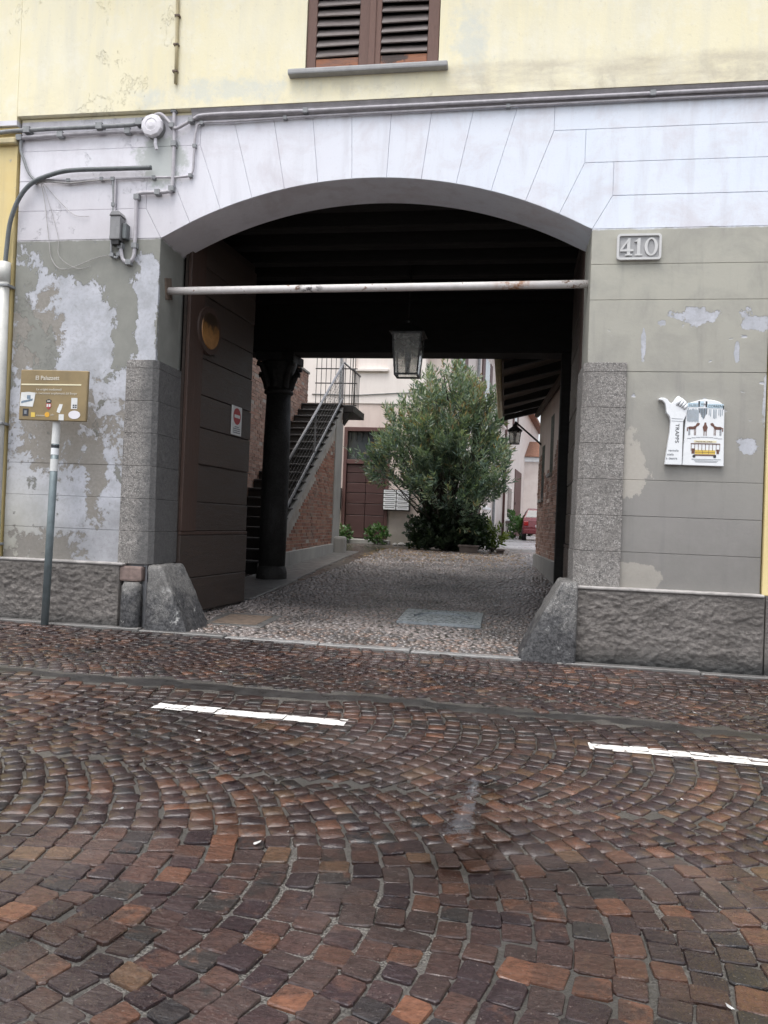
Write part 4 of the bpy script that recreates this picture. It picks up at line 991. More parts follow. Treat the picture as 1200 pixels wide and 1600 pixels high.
# house at the back of the yard
YB = 15.7; HX0, HX1 = -5.15, -1.45; DX0, DX1, DZ0, DZ1 = -3.81, -2.42, .58, 3.89; NX0, NX1, NZ0, NZ1 = -3.56, -2.61, 5.64, 7.6
ch = root('courtyard_house', (-3.2, YB, .45), 'pinkish plastered house at the back of the courtyard with a maroon door', 'building')
w = MB()
for a in ((HX0, DX0, 0, 4.6), (DX1, HX1, 0, 4.6), (DX0, DX1, DZ1, 4.6), (DX0, DX1, 0, DZ0)): w.box(a[0], a[1], YB, YB+.4, a[2], a[3])
w.build('lower_wall', 'pink_low', ch)
w = MB()
for a in ((HX0, NX0, 4.605, 8.2), (NX1, HX1, 4.605, 8.2), (NX0, NX1, NZ1, 8.2), (NX0, NX1, 4.605, NZ0)): w.box(a[0], a[1], YB-.03, YB+.4, a[2], a[3])
w.build('upper_wall', 'pink_up', ch)
MB().box(HX0, HX1, YB+.402, YB+6, 0, 8.2).build('body', 'pink_up', ch)
MB().box(NX0, NX1, YB+.08, YB+.3, NZ0, NZ1).build('blind_window', 'pink_up', ch)
MB().box(NX0-.07, NX1+.07, YB-.13, YB+.02, NZ0-.09, NZ0-.003).build('window_sill', 'pink_up', ch, bevel=.012)
MB().tube([(HX0+.3, YB-.05, 4.86), (-3.5, YB-.05, 4.84), (-2.2, YB-.05, 4.92), (HX1, YB-.05, 4.95)], .014, 6).build('wall_cable', 'cable_dark', ch)
MB().box(HX0-.2, HX1+.2, YB-.5, YB+6.3, 8.2, 8.4).build('roof', 'roof_tile', ch)
MB().tube([(-3.98, YB-.08, .5), (-3.98, YB-.08, 8.1)], .045, 8).build('downpipe', 'cable_grey', ch, smooth=True)
dr = root('entrance_door', (0, 0, 0)); dr.parent = ch; dr.location = Vector(((DX0+DX1)/2, YB, DZ0))-Vector(ch.location)
fr = MB(); fr.box(DX0, DX0+.10, YB-.05, YB+.15, DZ0, DZ1); fr.box(DX1-.10, DX1, YB-.05, YB+.15, DZ0, DZ1); fr.box(DX0+.1, DX1-.1, YB-.05, YB+.15, DZ1-.12, DZ1); fr.box(DX0+.1, DX1-.1, YB-.04, YB+.15, 2.80, 2.93); fr.build('frame', 'maroon_v', dr, bevel=.008)
MB().box(DX0+.1, DX1-.1, YB+.08, YB+.1, 2.93, DZ1-.12).build('transom_pane', 'pane', dr)
for i in range(7): x = DX0+.18+i*(DX1-DX0-.36)/6; MB().bar((x, YB+.03, 3.52), (x, YB+.03, DZ1-.12), .03).build('transom_bar', 'black_iron', dr)
zs = [DZ0+.02, 1.28, 1.62, 1.94, 2.24, 2.53, 2.79]; xm = (DX0+DX1)/2
MB().box(DX0+.1, DX1-.1, YB+.06, YB+.12, DZ0, 2.80).build('backing', 'black_iron', dr)
for a, b_ in zip(zs, zs[1:]):
    for x0, x1 in ((DX0+.115, xm-.006), (xm+.006, DX1-.115)): MB().box(x0, x1, YB+.015, YB+.06, a+.008, b_-.008).build('panel', 'maroon', dr, bevel=.008)
MB().box(DX0-.05, DX1+.1, YB-.28, YB+.05, .40, DZ0-.005).build('door_step', 'grey_plaster', ch, bevel=.02)
def mailboxes(x0, x1, cols, label):
    mr_ = root('mailbox_bank', ((x0+x1)/2, YB-.2, 1.46), label, 'mailbox', 'banks of metal letterboxes'); z0, z1 = 1.46, 2.05
    MB().box(x0-.01, x1+.01, YB-.24, YB-.002, z0-.012, z1+.012).build('casing', 'black_iron', mr_)
    cw = (x1-x0)/cols
    for c_ in range(cols):
        for r_ in range(5):
            a = x0+c_*cw; b_ = z0+r_*(z1-z0)/5
            d = MB().box(a+.012, a+cw-.012, YB-.262, YB-.243, b_+.012, b_+(z1-z0)/5-.010).build('mailbox_door', 'mailbox', mr_, bevel=.004)
            MB().box(a+.05, a+cw-.05, YB-.2655, YB-.2622, b_+.07, b_+.085).build('slot', 'black_iron', d)
mailboxes(-2.53, -1.76, 2, 'double bank of pale metal letterboxes to the right of the maroon door')
mailboxes(-4.20, -3.84, 1, 'single column of pale metal letterboxes between the stair pier and the maroon door')

# long house along the lane, running back from the tree
P0 = Vector((-.75, 16.2, 0)); DL = Vector((1.85, 16.8, 0)).normalized(); TL = Vector((DL.y, -DL.x, 0))
lh = root('lane_house', (-.75, 16.2, .45), 'long pale house with maroon shutters lining the lane behind the tree', 'building')
def lbx(s0, s1, t0, t1, a, b_): c_ = P0+DL*((s0+s1)/2)+TL*((t0+t1)/2)+Vector((0, 0, (a+b_)/2)); return MB().obox(c_, DL*((s1-s0)/2), TL*((t1-t0)/2), (0, 0, (b_-a)/2))
lbx(0, 37, -5, 0, 0, 8.3).build('wall', 'lane_wall', lh); lbx(-.3, 37.3, -5.2, .4, 8.3, 8.5).build('roof', 'roof_tile', lh)
def opening(s0, s1, z0, z1, kind):
    if kind == 'window':
        wn_ = lbx(s0, s1, .002, .03, z0, z1).build('window', 'pink_up', lh, bevel=.005); lbx(s0+.1, s1-.1, .032, .036, z0+.1, z1-.1).build('pane', 'pane', wn_); lbx(s0-.1, s1+.1, .0, .16, z0-.09, z0-.002).build('sill', 'white_enamel', wn_, bevel=.01)
    elif kind == 'shutter':
        wn_ = lbx(s0, s1, .002, .03, z0, z1).build('window', 'pink_up', lh); w_ = (s1-s0); lbx(s0+.08, s1-.08, .031, .035, z0+.05, z1-.05).build('pane', 'pane', wn_)
        for a, b_ in ((s0-w_*.5, s0-.02), (s1+.02, s1+w_*.5)):
            d = lbx(a, b_, .01, .05, z0, z1).build('shutter', 'maroon_v', lh, bevel=.008)
        lbx(s0-.1, s1+.1, .0, .14, z0-.09, z0-.002).build('sill', 'pink_up', wn_, bevel=.01)
    else:
        d = lbx(s0, s1, .004, .05, z0, z1).build('door', 'maroon_v', lh, bevel=.01); lbx(s0+.1, s0+.14, .05, .09, (z0+z1)/2-.1, (z0+z1)/2+.05).build('handle', 'black_iron', d)
for a in ((1.2, 2.3, 5.7, 7.5, 'shutter'), (7.0, 8.4, 5.8, 7.7, 'shutter'), (12.5, 13.9, 5.8, 7.7, 'shutter'), (18.6, 20, 5.8, 7.7, 'shutter'), (5.2, 6.9, .5, 2.9, 'door'), (7.8, 9.1, 1.85, 3.3, 'window'), (16.4, 18.6, 1.5, 3.2, 'window'), (20, 23.6, .55, 4.3, 'door'), (26.5, 29.5, 2.4, 4.4, 'window'), (30.5, 35, 1.2, 4.6, 'door')): opening(*a)
for s_, m_ in ((4.95, 'cable_grey'), (10.6, 'cable_grey'), (14.4, 'maroon_v')): c_ = P0+DL*s_+TL*.09; MB().tube([c_+Vector((0, 0, .5)), c_+Vector((0, 0, 8.2))], .06, 8).build('downpipe', m_, lh, smooth=True)
lbx(16.2, 18.8, .0, .35, 1.28, 1.38).build('window_box', 'terracotta', lh); 
eh = root('end_house', (4.5, 42, .5), 'low pale house with a white cornice closing the far end of the lane', 'building')
MB().box(1.9, 12, 42, 48, .3, 5.2).build('wall', 'lane_wall', eh); MB().box(1.8, 12, 41.8, 48, 5.2, 5.5).build('cornice', 'white_enamel', eh, bevel=.03)
MB().box(3.2, 4.4, 41.95, 42.02, .6, 3.6).build('door', 'maroon_v', eh)
MB().poly([(1.7, 41.6, 5.5), (12, 41.6, 5.5), (12, 45, 6.8), (1.7, 45, 6.8), (1.7, 48.3, 5.5), (12, 48.3, 5.5)], [(0, 1, 2, 3), (3, 2, 5, 4), (0, 3, 4)]).build('roof', 'roof_tile', eh)

# low wing on the right with a deep wooden eave
WA, WB_ = Vector((1.93, 5.0, 0)), Vector((1.68, 9.9, 0)); DW = (WB_-WA).normalized(); TW = Vector((-DW.y, DW.x, 0)); LW = (WB_-WA).length
wg = root('low_wing', (3.2, 7.5, .2), 'low brick and plaster wing with a deep wooden eave on the right of the yard', 'building')
def wf(u, t, z): p = WA+DW*u+TW*t; return (p.x, p.y, z)
def wbx(s0, s1, t0, t1, a, b_): c_ = WA+DW*((s0+s1)/2)+TW*((t0+t1)/2)+Vector((0, 0, (a+b_)/2)); return MB().obox(c_, DW*((s1-s0)/2), TW*((t1-t0)/2), (0, 0, (b_-a)/2))
wbx(0, LW, -3.2, 0, 0, 3.6).build('wall', 'wing_plaster', wg)
def wk(u, z): return (z < 2.35+.25*math.sin(u*1.7)+.1*math.sin(u*5)) and not (u > 3.65 and u < 4.25 and z > 1.65) and not (u > 2.2 and u < 2.7 and z > 2.0) and u > .9
bricks(wf, .9, LW, .56, 2.7, wk).build('brickwork', 'brick_pale', wg, kind='stuff')
wbx(0, LW+.01, 0, .05, .05, .56).build('plinth', 'grey_plaster', wg, bevel=.012)
for u0, u1, z0, z1 in ((3.68, 4.2, 1.68, 2.75), (2.2, 2.68, 2.1, 3.15)):
    o = wbx(u0, u1, -.2, .004, z0, z1).build('window', 'black_iron', wg); wbx(u0-.04, u1+.04, .0, .06, z0-.07, z0-.005).build('sill', 'grey_plaster', o, bevel=.008)
MB().tube([wf(.0, .07, 3.50), wf(LW, .07, 3.50)], .055, 10).build('wall_plate_pole', 'soffit', wg, smooth=True)
EX = .88
MB().poly([(EX, 5.0, 3.60), (2.1, 5.0, 3.98), (2.0, 10.9, 3.98), (EX, 10.9, 3.60), (EX, 5.0, 3.70), (2.1, 5.0, 4.08), (2.0, 10.9, 4.08), (EX, 10.9, 3.70)], [(0, 3, 2, 1), (4, 5, 6, 7), (0, 1, 5, 4), (1, 2, 6, 5), (2, 3, 7, 6), (3, 0, 4, 7)]).build('eave_boards', 'soffit', wg)
for y in (5.1, 6.25, 7.45, 8.7, 9.9, 10.82):
    MB().poly([(EX+.03, y-.05, 3.50), (2.2, y-.05, 3.83), (2.2, y+.05, 3.83), (EX+.03, y+.05, 3.50), (EX+.03, y-.05, 3.598), (2.2, y-.05, 3.995), (2.2, y+.05, 3.995), (EX+.03, y+.05, 3.598)], [(0, 3, 2, 1), (4, 5, 6, 7), (0, 1, 5, 4), (1, 2, 6, 5), (2, 3, 7, 6), (3, 0, 4, 7)]).build('rafter', 'beam', wg)
MB().tube([(EX-.06, 5.0, 3.66), (EX-.06, 11.0, 3.62)], .055, 10).build('gutter', 'pipe_yellow', wg, smooth=True)
MB().poly([(EX-.05, 5.0, 3.705), (4.6, 5.0, 4.9), (4.6, 11, 4.9), (EX-.05, 11, 3.705), (EX-.05, 5.0, 3.78), (4.6, 5.0, 4.98), (4.6, 11, 4.98), (EX-.05, 11, 3.78)], [(0, 3, 2, 1), (4, 5, 6, 7), (0, 1, 5, 4), (1, 2, 6, 5), (2, 3, 7, 6), (3, 0, 4, 7)]).build('roof', 'roof_tile', wg)
ln, zt = lantern(1.15, 9.5, 2.84, 3.10, .25, .19, 'small black wall lantern on a bracket under the wooden eave')
MB().bar((1.15, 9.5, 3.22), (1.15, 9.5, 3.30), .02).build('hook', 'black_iron', ln); MB().bar((1.15, 9.5, 3.30), (1.74, 9.5, 2.80), .035).build('bracket_arm', 'black_iron', ln)

# ------------------------------------------------------------------ foliage
def foliage(name, mat, parent, shoots, L, Wd, per, slen, droop=.25, spread=.9, bias=0.0, vary=.25):
    """shoots: list of (point, direction); leaves spiral round the last slen metres"""
    P = np.array([s[0] for s in shoots]); D = np.array([s[1] for s in shoots]); D /= np.linalg.norm(D, axis=1)[:, None]; n = len(P)
    k = per; t = np.tile(np.linspace(0, 1, k), n); I = np.repeat(np.arange(n), k)
    base = P[I]+D[I]*(t*slen)[:, None]+rng.normal(0, .012, (n*k, 3))
    rv = rng.normal(0, 1, (n*k, 3)); rv -= D[I]*np.sum(rv*D[I], 1)[:, None]; rv /= np.linalg.norm(rv, axis=1)[:, None]
    ld = D[I]*(.35+.9*t)[:, None]+rv*spread; ld[:, 2] -= droop*rng.random(n*k); ld /= np.linalg.norm(ld, axis=1)[:, None]
    sd = np.cross(ld, rng.normal(0, 1, (n*k, 3))+np.array([0, 0, 1.2])); sd /= np.linalg.norm(sd, axis=1)[:, None]
    LL = (L*rng.uniform(.65, 1.2, n*k))[:, None]; WW = (Wd*rng.uniform(.7, 1.2, n*k))[:, None]
    V = np.stack([base, base+ld*LL*.45+sd*WW/2, base+ld*LL, base+ld*LL*.45-sd*WW/2], 1).reshape(-1, 3)
    F = np.arange(n*k*4).reshape(-1, 4)
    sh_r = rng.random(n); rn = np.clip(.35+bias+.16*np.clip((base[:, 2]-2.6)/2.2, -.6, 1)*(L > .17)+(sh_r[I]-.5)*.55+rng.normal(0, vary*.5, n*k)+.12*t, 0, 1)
    return fastmesh(name, V, F, mat, parent, rn)
def in_ell(ells, n, shell=.55, zmin=None):
    out = []; vol = np.array([e[3]*e[4]*e[5] for e in ells]); vol = vol/vol.sum()
    while len(out) < n:
        e = ells[rng.choice(len(ells), p=vol)]; v = rng.normal(0, 1, 3); v /= np.linalg.norm(v); r = shell+(1-shell)*rng.random()**.6
        p = np.array(e[:3])+v*np.array(e[3:])*r
        if zmin is None or p[2] > zmin: out.append((p, v))
    return out
tr = root('oleander_tree', (-.45, 14.0, G(-.45, 14)), 'large bushy oleander tree with narrow grey green leaves in the courtyard', 'tree')
ells = [(-1.4, 13.4, 3.35, .72, .8, .75), (.15, 13.4, 3.5, .62, .75, .85), (-.62, 13.6, 3.45, 1.0, 1.1, 1.5), (-1.45, 13.4, 2.65, .95, .95, .95), (.45, 13.3, 2.55, .85, .95, .80), (-.45, 13.5, 1.75, 1.35, 1.05, 1.05), (-.25, 13.4, 3.9, .55, .7, 1.05), (-2.0, 13.3, 2.35, .5, .6, .5), (.9, 13.2, 2.45, .42, .55, .42)]
pts_ = []
for c0, v0 in in_ell(ells, 175, .45, .9):
    for _ in range(9):
        p = c0+rng.normal(0, .15, 3); v = v0+rng.normal(0, .35, 3); q = (p, v/np.linalg.norm(v))
        if p[0] < .88 and (p[0] < .25 or p[2] > 1.55+.35*(p[0]-.25)) and p[2] > .85+1.15*min(1., max(0., (-.85-p[0])/.6)): pts_.append(q)

oc = np.array([-.4, 13.7, .8]); sh_ = []
for p, v in pts_:
    d = (p-oc); d /= np.linalg.norm(d); d = d*.8+v*.45+np.array([0, 0, .45])+rng.normal(0, .22, 3); sh_.append((p, d))
tips = in_ell(ells[:3], 110, .95, 3.2)
for p, v in tips: sh_.append((p, v*.5+np.array([0, 0, 1.1])+rng.normal(0, .15, 3)))
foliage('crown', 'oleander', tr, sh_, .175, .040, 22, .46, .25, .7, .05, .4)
tk = MB(); 
for i in range(9):
    p, v = pts_[i*7]; b0 = np.array([-.45+rng.normal(0, .12), 14.0+rng.normal(0, .1), .40]); mid_ = (b0+p)/2+np.array([rng.normal(0, .15), rng.normal(0, .1), .25])
    tk.tube(smoothpath([tuple(b0), tuple(mid_), tuple(p)], 5), [.06-.0045*j for j in range(11)], 7)
for p, v in pts_[::9]:
    b0 = oc+(p-oc)*.35+rng.normal(0, .1, 3); tk.tube([tuple(b0), tuple((b0+p)/2+rng.normal(0, .05, 3)), tuple(p)], [.02, .014, .006], 5)
tk.build('trunk', 'bark', tr, smooth=True)
def bush(name, mat, label, cat, ells, n, L, Wd, per, slen, stem=True, zmin=None, bias=0, group=None):
    b_ = root(name, (ells[0][0], ells[0][1], G(ells[0][0], ells[0][1])), label, cat, group); q = in_ell(ells, n, .3, zmin); c_ = np.array(ells[0][:3])-np.array([0, 0, ells[0][5]])
    foliage('leaves', mat, b_, [(p, (p-c_)/np.linalg.norm(p-c_)+v*.4+np.array([0, 0, .3])) for p, v in q], L, Wd, per, slen, .3, .9, bias)
    tkk = MB(); g = G(ells[0][0], ells[0][1])
    for p, v in q[:10]: tkk.tube([(ells[0][0]+rng.normal(0, .05), ells[0][1]+rng.normal(0, .05), g-.02), tuple((c_+p)/2), tuple(p)], [.018, .012, .005], 5)
    tkk.build('stems', 'bark', b_); return b_
bush('ivy_mound', 'ivy', 'dark ivy covered mound at the foot of the oleander', 'shrub', [(-.55, 13.5, .80, .95, .55, .75), (-.1, 13.4, .8, .6, .5, .65), (-1.0, 13.7, .7, .5, .4, .5)], 620, .11, .09, 12, .2, True, .44)
bush('box_hedge', 'ivy', 'dark clipped hedge to the right of the oleander trunk', 'shrub', [(.22, 13.9, .85, .5, .4, .42)], 170, .06, .045, 14, .15, True, .46, .15)
bush('laurel_bush', 'laurel', 'bright yellow green bush beside the entrance to the lane', 'shrub', [(.72, 13.9, .80, .24, .25, .40), (.80, 13.9, .60, .2, .2, .2)], 46, .16, .06, 9, .22, True, .47)
bush('potted_herb', 'herb', 'low leafy green plant left of the maroon door step', 'plant', [(-3.72, 15.1, .66, .28, .22, .22)], 45, .11, .08, 9, .14, True, .46, 0, 'plants beside the maroon door')
bush('potted_herb', 'herb', 'low leafy green plant right of the maroon door step', 'plant', [(-2.62, 15.1, .68, .28, .22, .24)], 45, .11, .08, 9, .14, True, .46, 0, 'plants beside the maroon door')
bush('lane_plant', 'herb', 'trailing plant in the window box of the lane house', 'plant', [(1.15, 33.2, 1.5, .5, .5, .25)], 30, .2, .15, 8, .2)
bush('lane_plant', 'herb', 'green plant against the lane house just before the red car', 'plant', [(1.75, 31.0, .95, .4, .5, .5)], 60, .2, .12, 8, .25)
n_ = 1700; px_ = rng.uniform(-2.2, 1.5, n_); py_ = rng.normal(11.6, 1.5, n_).clip(7.5, 15); pz_ = np.array([G(a, b_) for a, b_ in zip(px_, py_)])+.022; an = rng.uniform(0, 6.28, n_); LL = rng.uniform(.04, .11, n_)
dx_ = np.stack([np.cos(an), np.sin(an), rng.normal(0, .15, n_)], 1)*LL[:, None]; dy_ = np.stack([-np.sin(an), np.cos(an), rng.normal(0, .2, n_)], 1)*(LL*.3)[:, None]; B_ = np.stack([px_, py_, pz_], 1)
MT['dry_leaf'] = leaf_mat('dry_leaf', [(0, (.14, .07, .03)), (.5, (.26, .15, .07)), (1, (.38, .27, .15))])
tag(fastmesh('fallen_leaves', np.stack([B_-dx_/2, B_+dy_/2, B_+dx_/2, B_-dy_/2], 1).reshape(-1, 3), np.arange(n_*4).reshape(-1, 4), 'dry_leaf', None, rng.random(n_)), 'brown fallen leaves scattered over the courtyard cobbles', 'leaf litter', None, 'stuff')
# planters and stones
def trough(x, y, w, d, h, label):
    g = G(x, y); t = root('planter_trough', (x, y, g), label, 'planter', 'stone planters under the tree'); k = .04
    o = MB(); o.poly([(x-w*.43, y-d*.42, g), (x+w*.43, y-d*.42, g), (x+w*.43, y+d*.42, g), (x-w*.43, y+d*.42, g), (x-w/2, y-d/2, g+h), (x+w/2, y-d/2, g+h), (x+w/2, y+d/2, g+h), (x-w/2, y+d/2, g+h)], [(0, 3, 2, 1), (4, 5, 6, 7), (0, 1, 5, 4), (1, 2, 6, 5), (2, 3, 7, 6), (3, 0, 4, 7)]); o.build('box', 'terracotta', t, bevel=.012)
    MB().box(x-w/2-.015, x+w/2+.015, y-d/2-.015, y+d/2+.015, g+h-.03, g+h+.02).build('rim', 'terracotta', t, bevel=.008)
trough(.12, 13.0, .50, .3, .19, 'stone trough planter standing in front of the dark hedge')
trough(.92, 13.35, .2, .22, .10, 'small dark planter at the corner of the bright bush')
for i, x in enumerate((-2.02, -1.86, -1.72, -1.55, -1.35, -1.1)):
    y = 14.75+rng.normal(0, .12); r_ = rng.uniform(.05, .085); g = G(x, y)
    bm = bmesh.new(); bmesh.ops.create_icosphere(bm, subdivisions=2, radius=r_)
    for v in bm.verts: v.co = Vector((v.co.x*1.2, v.co.y, v.co.z*.75))*(1+rng.normal(0, .06))
    me = bpy.data.meshes.new('stone'); bm.to_mesh(me); bm.free(); me.materials.append(MT['mound']); o = bpy.data.objects.new('loose_stone', me); COL.objects.link(o); o.location = (x, y, g+r_*.6)
    tag(o, 'pale loose stone below the letterboxes, '+('first', 'second', 'third', 'fourth', 'fifth', 'sixth')[i]+' from the door in the row', 'stone', 'loose stones below the letterboxes')
# red car parked in the lane, seen from behind
def car(cx, cy, label):
    g = G(cx, cy); c_ = root('parked_car', (cx, cy, g), label, 'car'); W2 = .82
    prof = [(0, .30), (0, .62), (.06, .90), (.30, 1.02), (.62, 1.40), (1.0, 1.46), (2.1, 1.43), (2.75, 1.02), (3.65, .86), (3.78, .60), (3.78, .30)]
    def ring(k, zk): return [(cx+k*W2, cy+y, g+z) for y, z in prof]
    n_ = len(prof); V_ = []
    for k in (-1, -.96, .96, 1):
        for y, z in prof:
            inset = 1 if z < .95 else 1-.26*(z-.95)/.5
            zz_ = z if abs(k) < .99 else (z-.02 if z > .3 else z); V_.append((cx+W2*k*inset, cy+y+(.02 if abs(k) > .99 and y < .1 else 0), g+zz_))
    F_ = [tuple(range(n_-1, -1, -1)), tuple(range(3*n_, 4*n_))]
    for a in range(3):
        for i in range(n_): j = (i+1) % n_; F_.append((a*n_+i, a*n_+j, (a+1)*n_+j, (a+1)*n_+i))
    MB().poly(V_, F_).build('body', 'car_red', c_, bevel=.02, seg=2)
    def q(y0, z0, y1, z1, w0, w1, off=.012): return MB().poly([(cx-w0, cy+y0-off, g+z0+off), (cx+w0, cy+y0-off, g+z0+off), (cx+w1, cy+y1-off, g+z1+off), (cx-w1, cy+y1-off, g+z1+off), (cx-w0, cy+y0+.02, g+z0), (cx+w0, cy+y0+.02, g+z0), (cx+w1, cy+y1+.02, g+z1), (cx-w1, cy+y1+.02, g+z1)], [(0, 1, 2, 3), (7, 6, 5, 4), (0, 4, 5, 1), (1, 5, 6, 2), (2, 6, 7, 3), (3, 7, 4, 0)])
    q(.33, 1.05, .58, 1.35, .68, .58).build('rear_window', 'car_glass', c_)
    for sx in (-1, 1):
        MB().poly([(cx+sx*W2*1.0, cy+.62, g+1.0), (cx+sx*W2*1.0, cy+2.5, g+1.0), (cx+sx*W2*.80, cy+2.1, g+1.36), (cx+sx*W2*.80, cy+.85, g+1.36)], [(0, 1, 2, 3)]).build('side_window', 'car_glass', c_)
        MB().box(cx+sx*.68-.1, cx+sx*.68+.1, cy-.02, cy+.12, g+.66, g+.86).build('tail_lamp', 'tail', c_, bevel=.02)
        for y in (.68, 3.05):
            wv = MB(); n2 = 20; vs2 = []
            for t_ in (-.1, .1):
                for k in range(n2): a = 2*math.pi*k/n2; vs2.append((cx+sx*.74+t_, cy+y+.29*math.cos(a), g+.29+.29*math.sin(a)))
            wv.poly(vs2, [tuple(range(n2-1, -1, -1)), tuple(range(n2, 2*n2))]+[(k, (k+1) % n2, n2+(k+1) % n2, n2+k) for k in range(n2)]); w_ = wv.build('wheel', 'rubber', c_, bevel=.02)
            rv_ = MB(); rv_.poly([(cx+sx*.85, cy+y+.17*math.cos(2*math.pi*k/n2), g+.29+.17*math.sin(2*math.pi*k/n2)) for k in range(n2)], [tuple(range(n2))]); rv_.build('hub', 'chrome', w_)
    MB().box(cx-W2*.97, cx+W2*.97, cy-.08, cy+.1, g+.32, g+.52).build('bumper', 'car_red', c_, bevel=.03, seg=2)
    MB().box(cx-.26, cx+.26, cy-.025, cy+.05, g+.60, g+.71).build('number_plate', 'white_enamel', c_, bevel=.004)
car(2.62, 28.0, 'small red car parked in the lane, half hidden by the brick wing')

# ================================================================== things fixed to the facade
# house number plaque 410
YF = -.0
pq = root('number_plaque', (2.053, -.01, 3.41), 'grey stone house number plaque reading 410 above the right pier', 'plaque')
def rrect(x0, x1, z0, z1, r, n=5):
    out = []
    for cx_, cz_, a0 in ((x1-r, z0+r, -90), (x1-r, z1-r, 0), (x0+r, z1-r, 90), (x0+r, z0+r, 180)):
        for k in range(n+1): a = R(a0+90*k/n); out.append((cx_+r*math.cos(a), cz_+r*math.sin(a)))
    return out
MB().prism(rrect(1.876, 2.230, 3.405, 3.618, .025), -.018, .004).build('panel', 'stone_plaque', pq)
o_, i_ = rrect(1.872, 2.234, 3.401, 3.622, .028), rrect(1.890, 2.216, 3.419, 3.604, .016); n = len(o_); m_ = MB()
vs_ = [(x, -.034, z) for x, z in o_]+[(x, -.034, z) for x, z in i_]+[(x, .004, z) for x, z in o_]+[(x, -.016, z) for x, z in i_]
fs_ = []
for k in range(n): j = (k+1) % n; fs_ += [(k, j, n+j, n+k), (2*n+k, 2*n+j, j, k), (n+k, n+j, 3*n+j, 3*n+k)]
m_.poly(vs_, fs_).build('rim', 'stone_white', pq)
def digit(polys, name):
    mb = MB()
    for k_, p in enumerate(polys): mb.prism(p, -.030-.0007*k_, -.016)
    mb.build(name, 'stone_white', pq)
dz = 3.437; H = .148
def tp(pts, ox): return [(ox+x*H, dz+z*H) for x, z in pts]
digit([tp([(.38, 0), (.56, 0), (.56, 1), (.46, 1), (.38, .86)], 1.898), tp([(0, .24), (.74, .24), (.74, .36), (0, .36)], 1.898), tp([(0, .36), (.12, .36), (.48, .86), (.46, 1)], 1.898), tp([(.28, 0), (.68, 0), (.68, .07), (.28, .07)], 1.898)], 'digit_four')
digit([tp([(.18, .05), (.36, .05), (.36, 1), (.26, 1), (.18, .92)], 2.010), tp([(.06, 0), (.48, 0), (.48, .08), (.06, .08)], 2.010), tp([(.02, .78), (.18, .80), (.18, .92), (.1, .86)], 2.010)], 'digit_one')
mb = MB(); N = 30; ox = 2.098
V_ = []
for k in range(N):
    a = 2*math.pi*k/N; V_ += [(ox+(.36+.36*math.cos(a))*H, -.030, dz+(.5+.52*math.sin(a))*H), (ox+(.36+.20*math.cos(a))*H, -.030, dz+(.5+.43*math.sin(a))*H), (ox+(.36+.36*math.cos(a))*H, -.016, dz+(.5+.52*math.sin(a))*H), (ox+(.36+.20*math.cos(a))*H, -.016, dz+(.5+.43*math.sin(a))*H)]
F_ = []
for k in range(N): a, b_ = 4*k, 4*((k+1) % N); F_ += [(a, a+1, b_+1, b_), (a, b_, b_+2, a+2), (a+1, a+3, b_+3, b_+1)]
mb.poly(V_, F_).build('digit_nought', 'stone_white', pq)

# shaped board: thumb-up hand beside a picture panel
tsn = root('hand_board', (2.52, -.02, 1.67), 'white cut-out board of a thumb pointing left beside horses and a yellow tram', 'sign')
hand = [(2.318, 1.672), (2.452, 1.671), (2.452, 2.035), (2.470, 2.075), (2.480, 2.12), (2.480, 2.185), (2.468, 2.205), (2.455, 2.215), (2.442, 2.228), (2.425, 2.235), (2.412, 2.247), (2.398, 2.243), (2.385, 2.225), (2.367, 2.195), (2.358, 2.185), (2.338, 2.193), (2.322, 2.218), (2.298, 2.230), (2.270, 2.232), (2.250, 2.222), (2.252, 2.213), (2.285, 2.205), (2.305, 2.18), (2.313, 2.14), (2.318, 2.105), (2.345, 2.07), (2.352, 2.03), (2.348, 1.94), (2.338, 1.86), (2.326, 1.76)]
MB().prism(hand, -.050, -.004).build('hand', 'white_enamel', tsn, bevel=.008, seg=2)
for k, (a, b_) in enumerate((((2.396, 2.170), (2.425, 2.222)), ((2.415, 2.160), (2.447, 2.210)), ((2.435, 2.150), (2.466, 2.195)), ((2.452, 2.138), (2.476, 2.170)))):
    MB().tube([(a[0], -.047, a[1]), ((a[0]+b_[0])/2, -.057, (a[1]+b_[1])/2), (b_[0], -.046, b_[1])], .0105, 8).build('finger', 'white_enamel', tsn, smooth=True)
    MB().bar((a[0]+.008, -.0505, a[1]-.006), (b_[0]+.006, -.0505, b_[1]-.012), .003, .002, (0, 1, 0)).build('finger_line', 'ink_grey', tsn)
for z in (2.037, 2.058): MB().bar((2.358, -.0512, z), (2.448, -.0512, z-.004), .0022, .0016, (0, 1, 0)).build('wrist_line', 'ink_grey', tsn)
text('TRAPPS', .042, (2.392, -.0512, 2.015), 'ink', tsn, 'vertical_lettering', (math.pi/2, math.pi/2, 0), 'LEFT', .0005, 1.15)
for k, t_ in enumerate(('ventola', 'scala', 'a destra')): text(t_, .028, (2.340-.008*k, -.0512, 1.782-.033*k), 'ink_grey', tsn, 'lettering')
pan = [(2.458, 1.671), (2.786, 1.668), (2.777, 2.170)]+[(2.777-.297*k/8, 2.170+.052*math.sin(math.pi*(.12+.80*k/8))) for k in range(1, 8)]+[(2.480, 2.185), (2.472, 2.02)]
MB().prism(pan, -.036, -.004).build('picture_panel', 'white_enamel', tsn, bevel=.004)
YP = -.0368
def pr(pts, mat, name='printed_shape', d=.0012): MB().prism(pts, YP-d, YP).build(name, mat, tsn)
def rect(x0, x1, z0, z1, mat, name='printed_shape', d=.0012): pr([(x0, z0), (x1, z0), (x1, z1), (x0, z1)], mat, name, d)
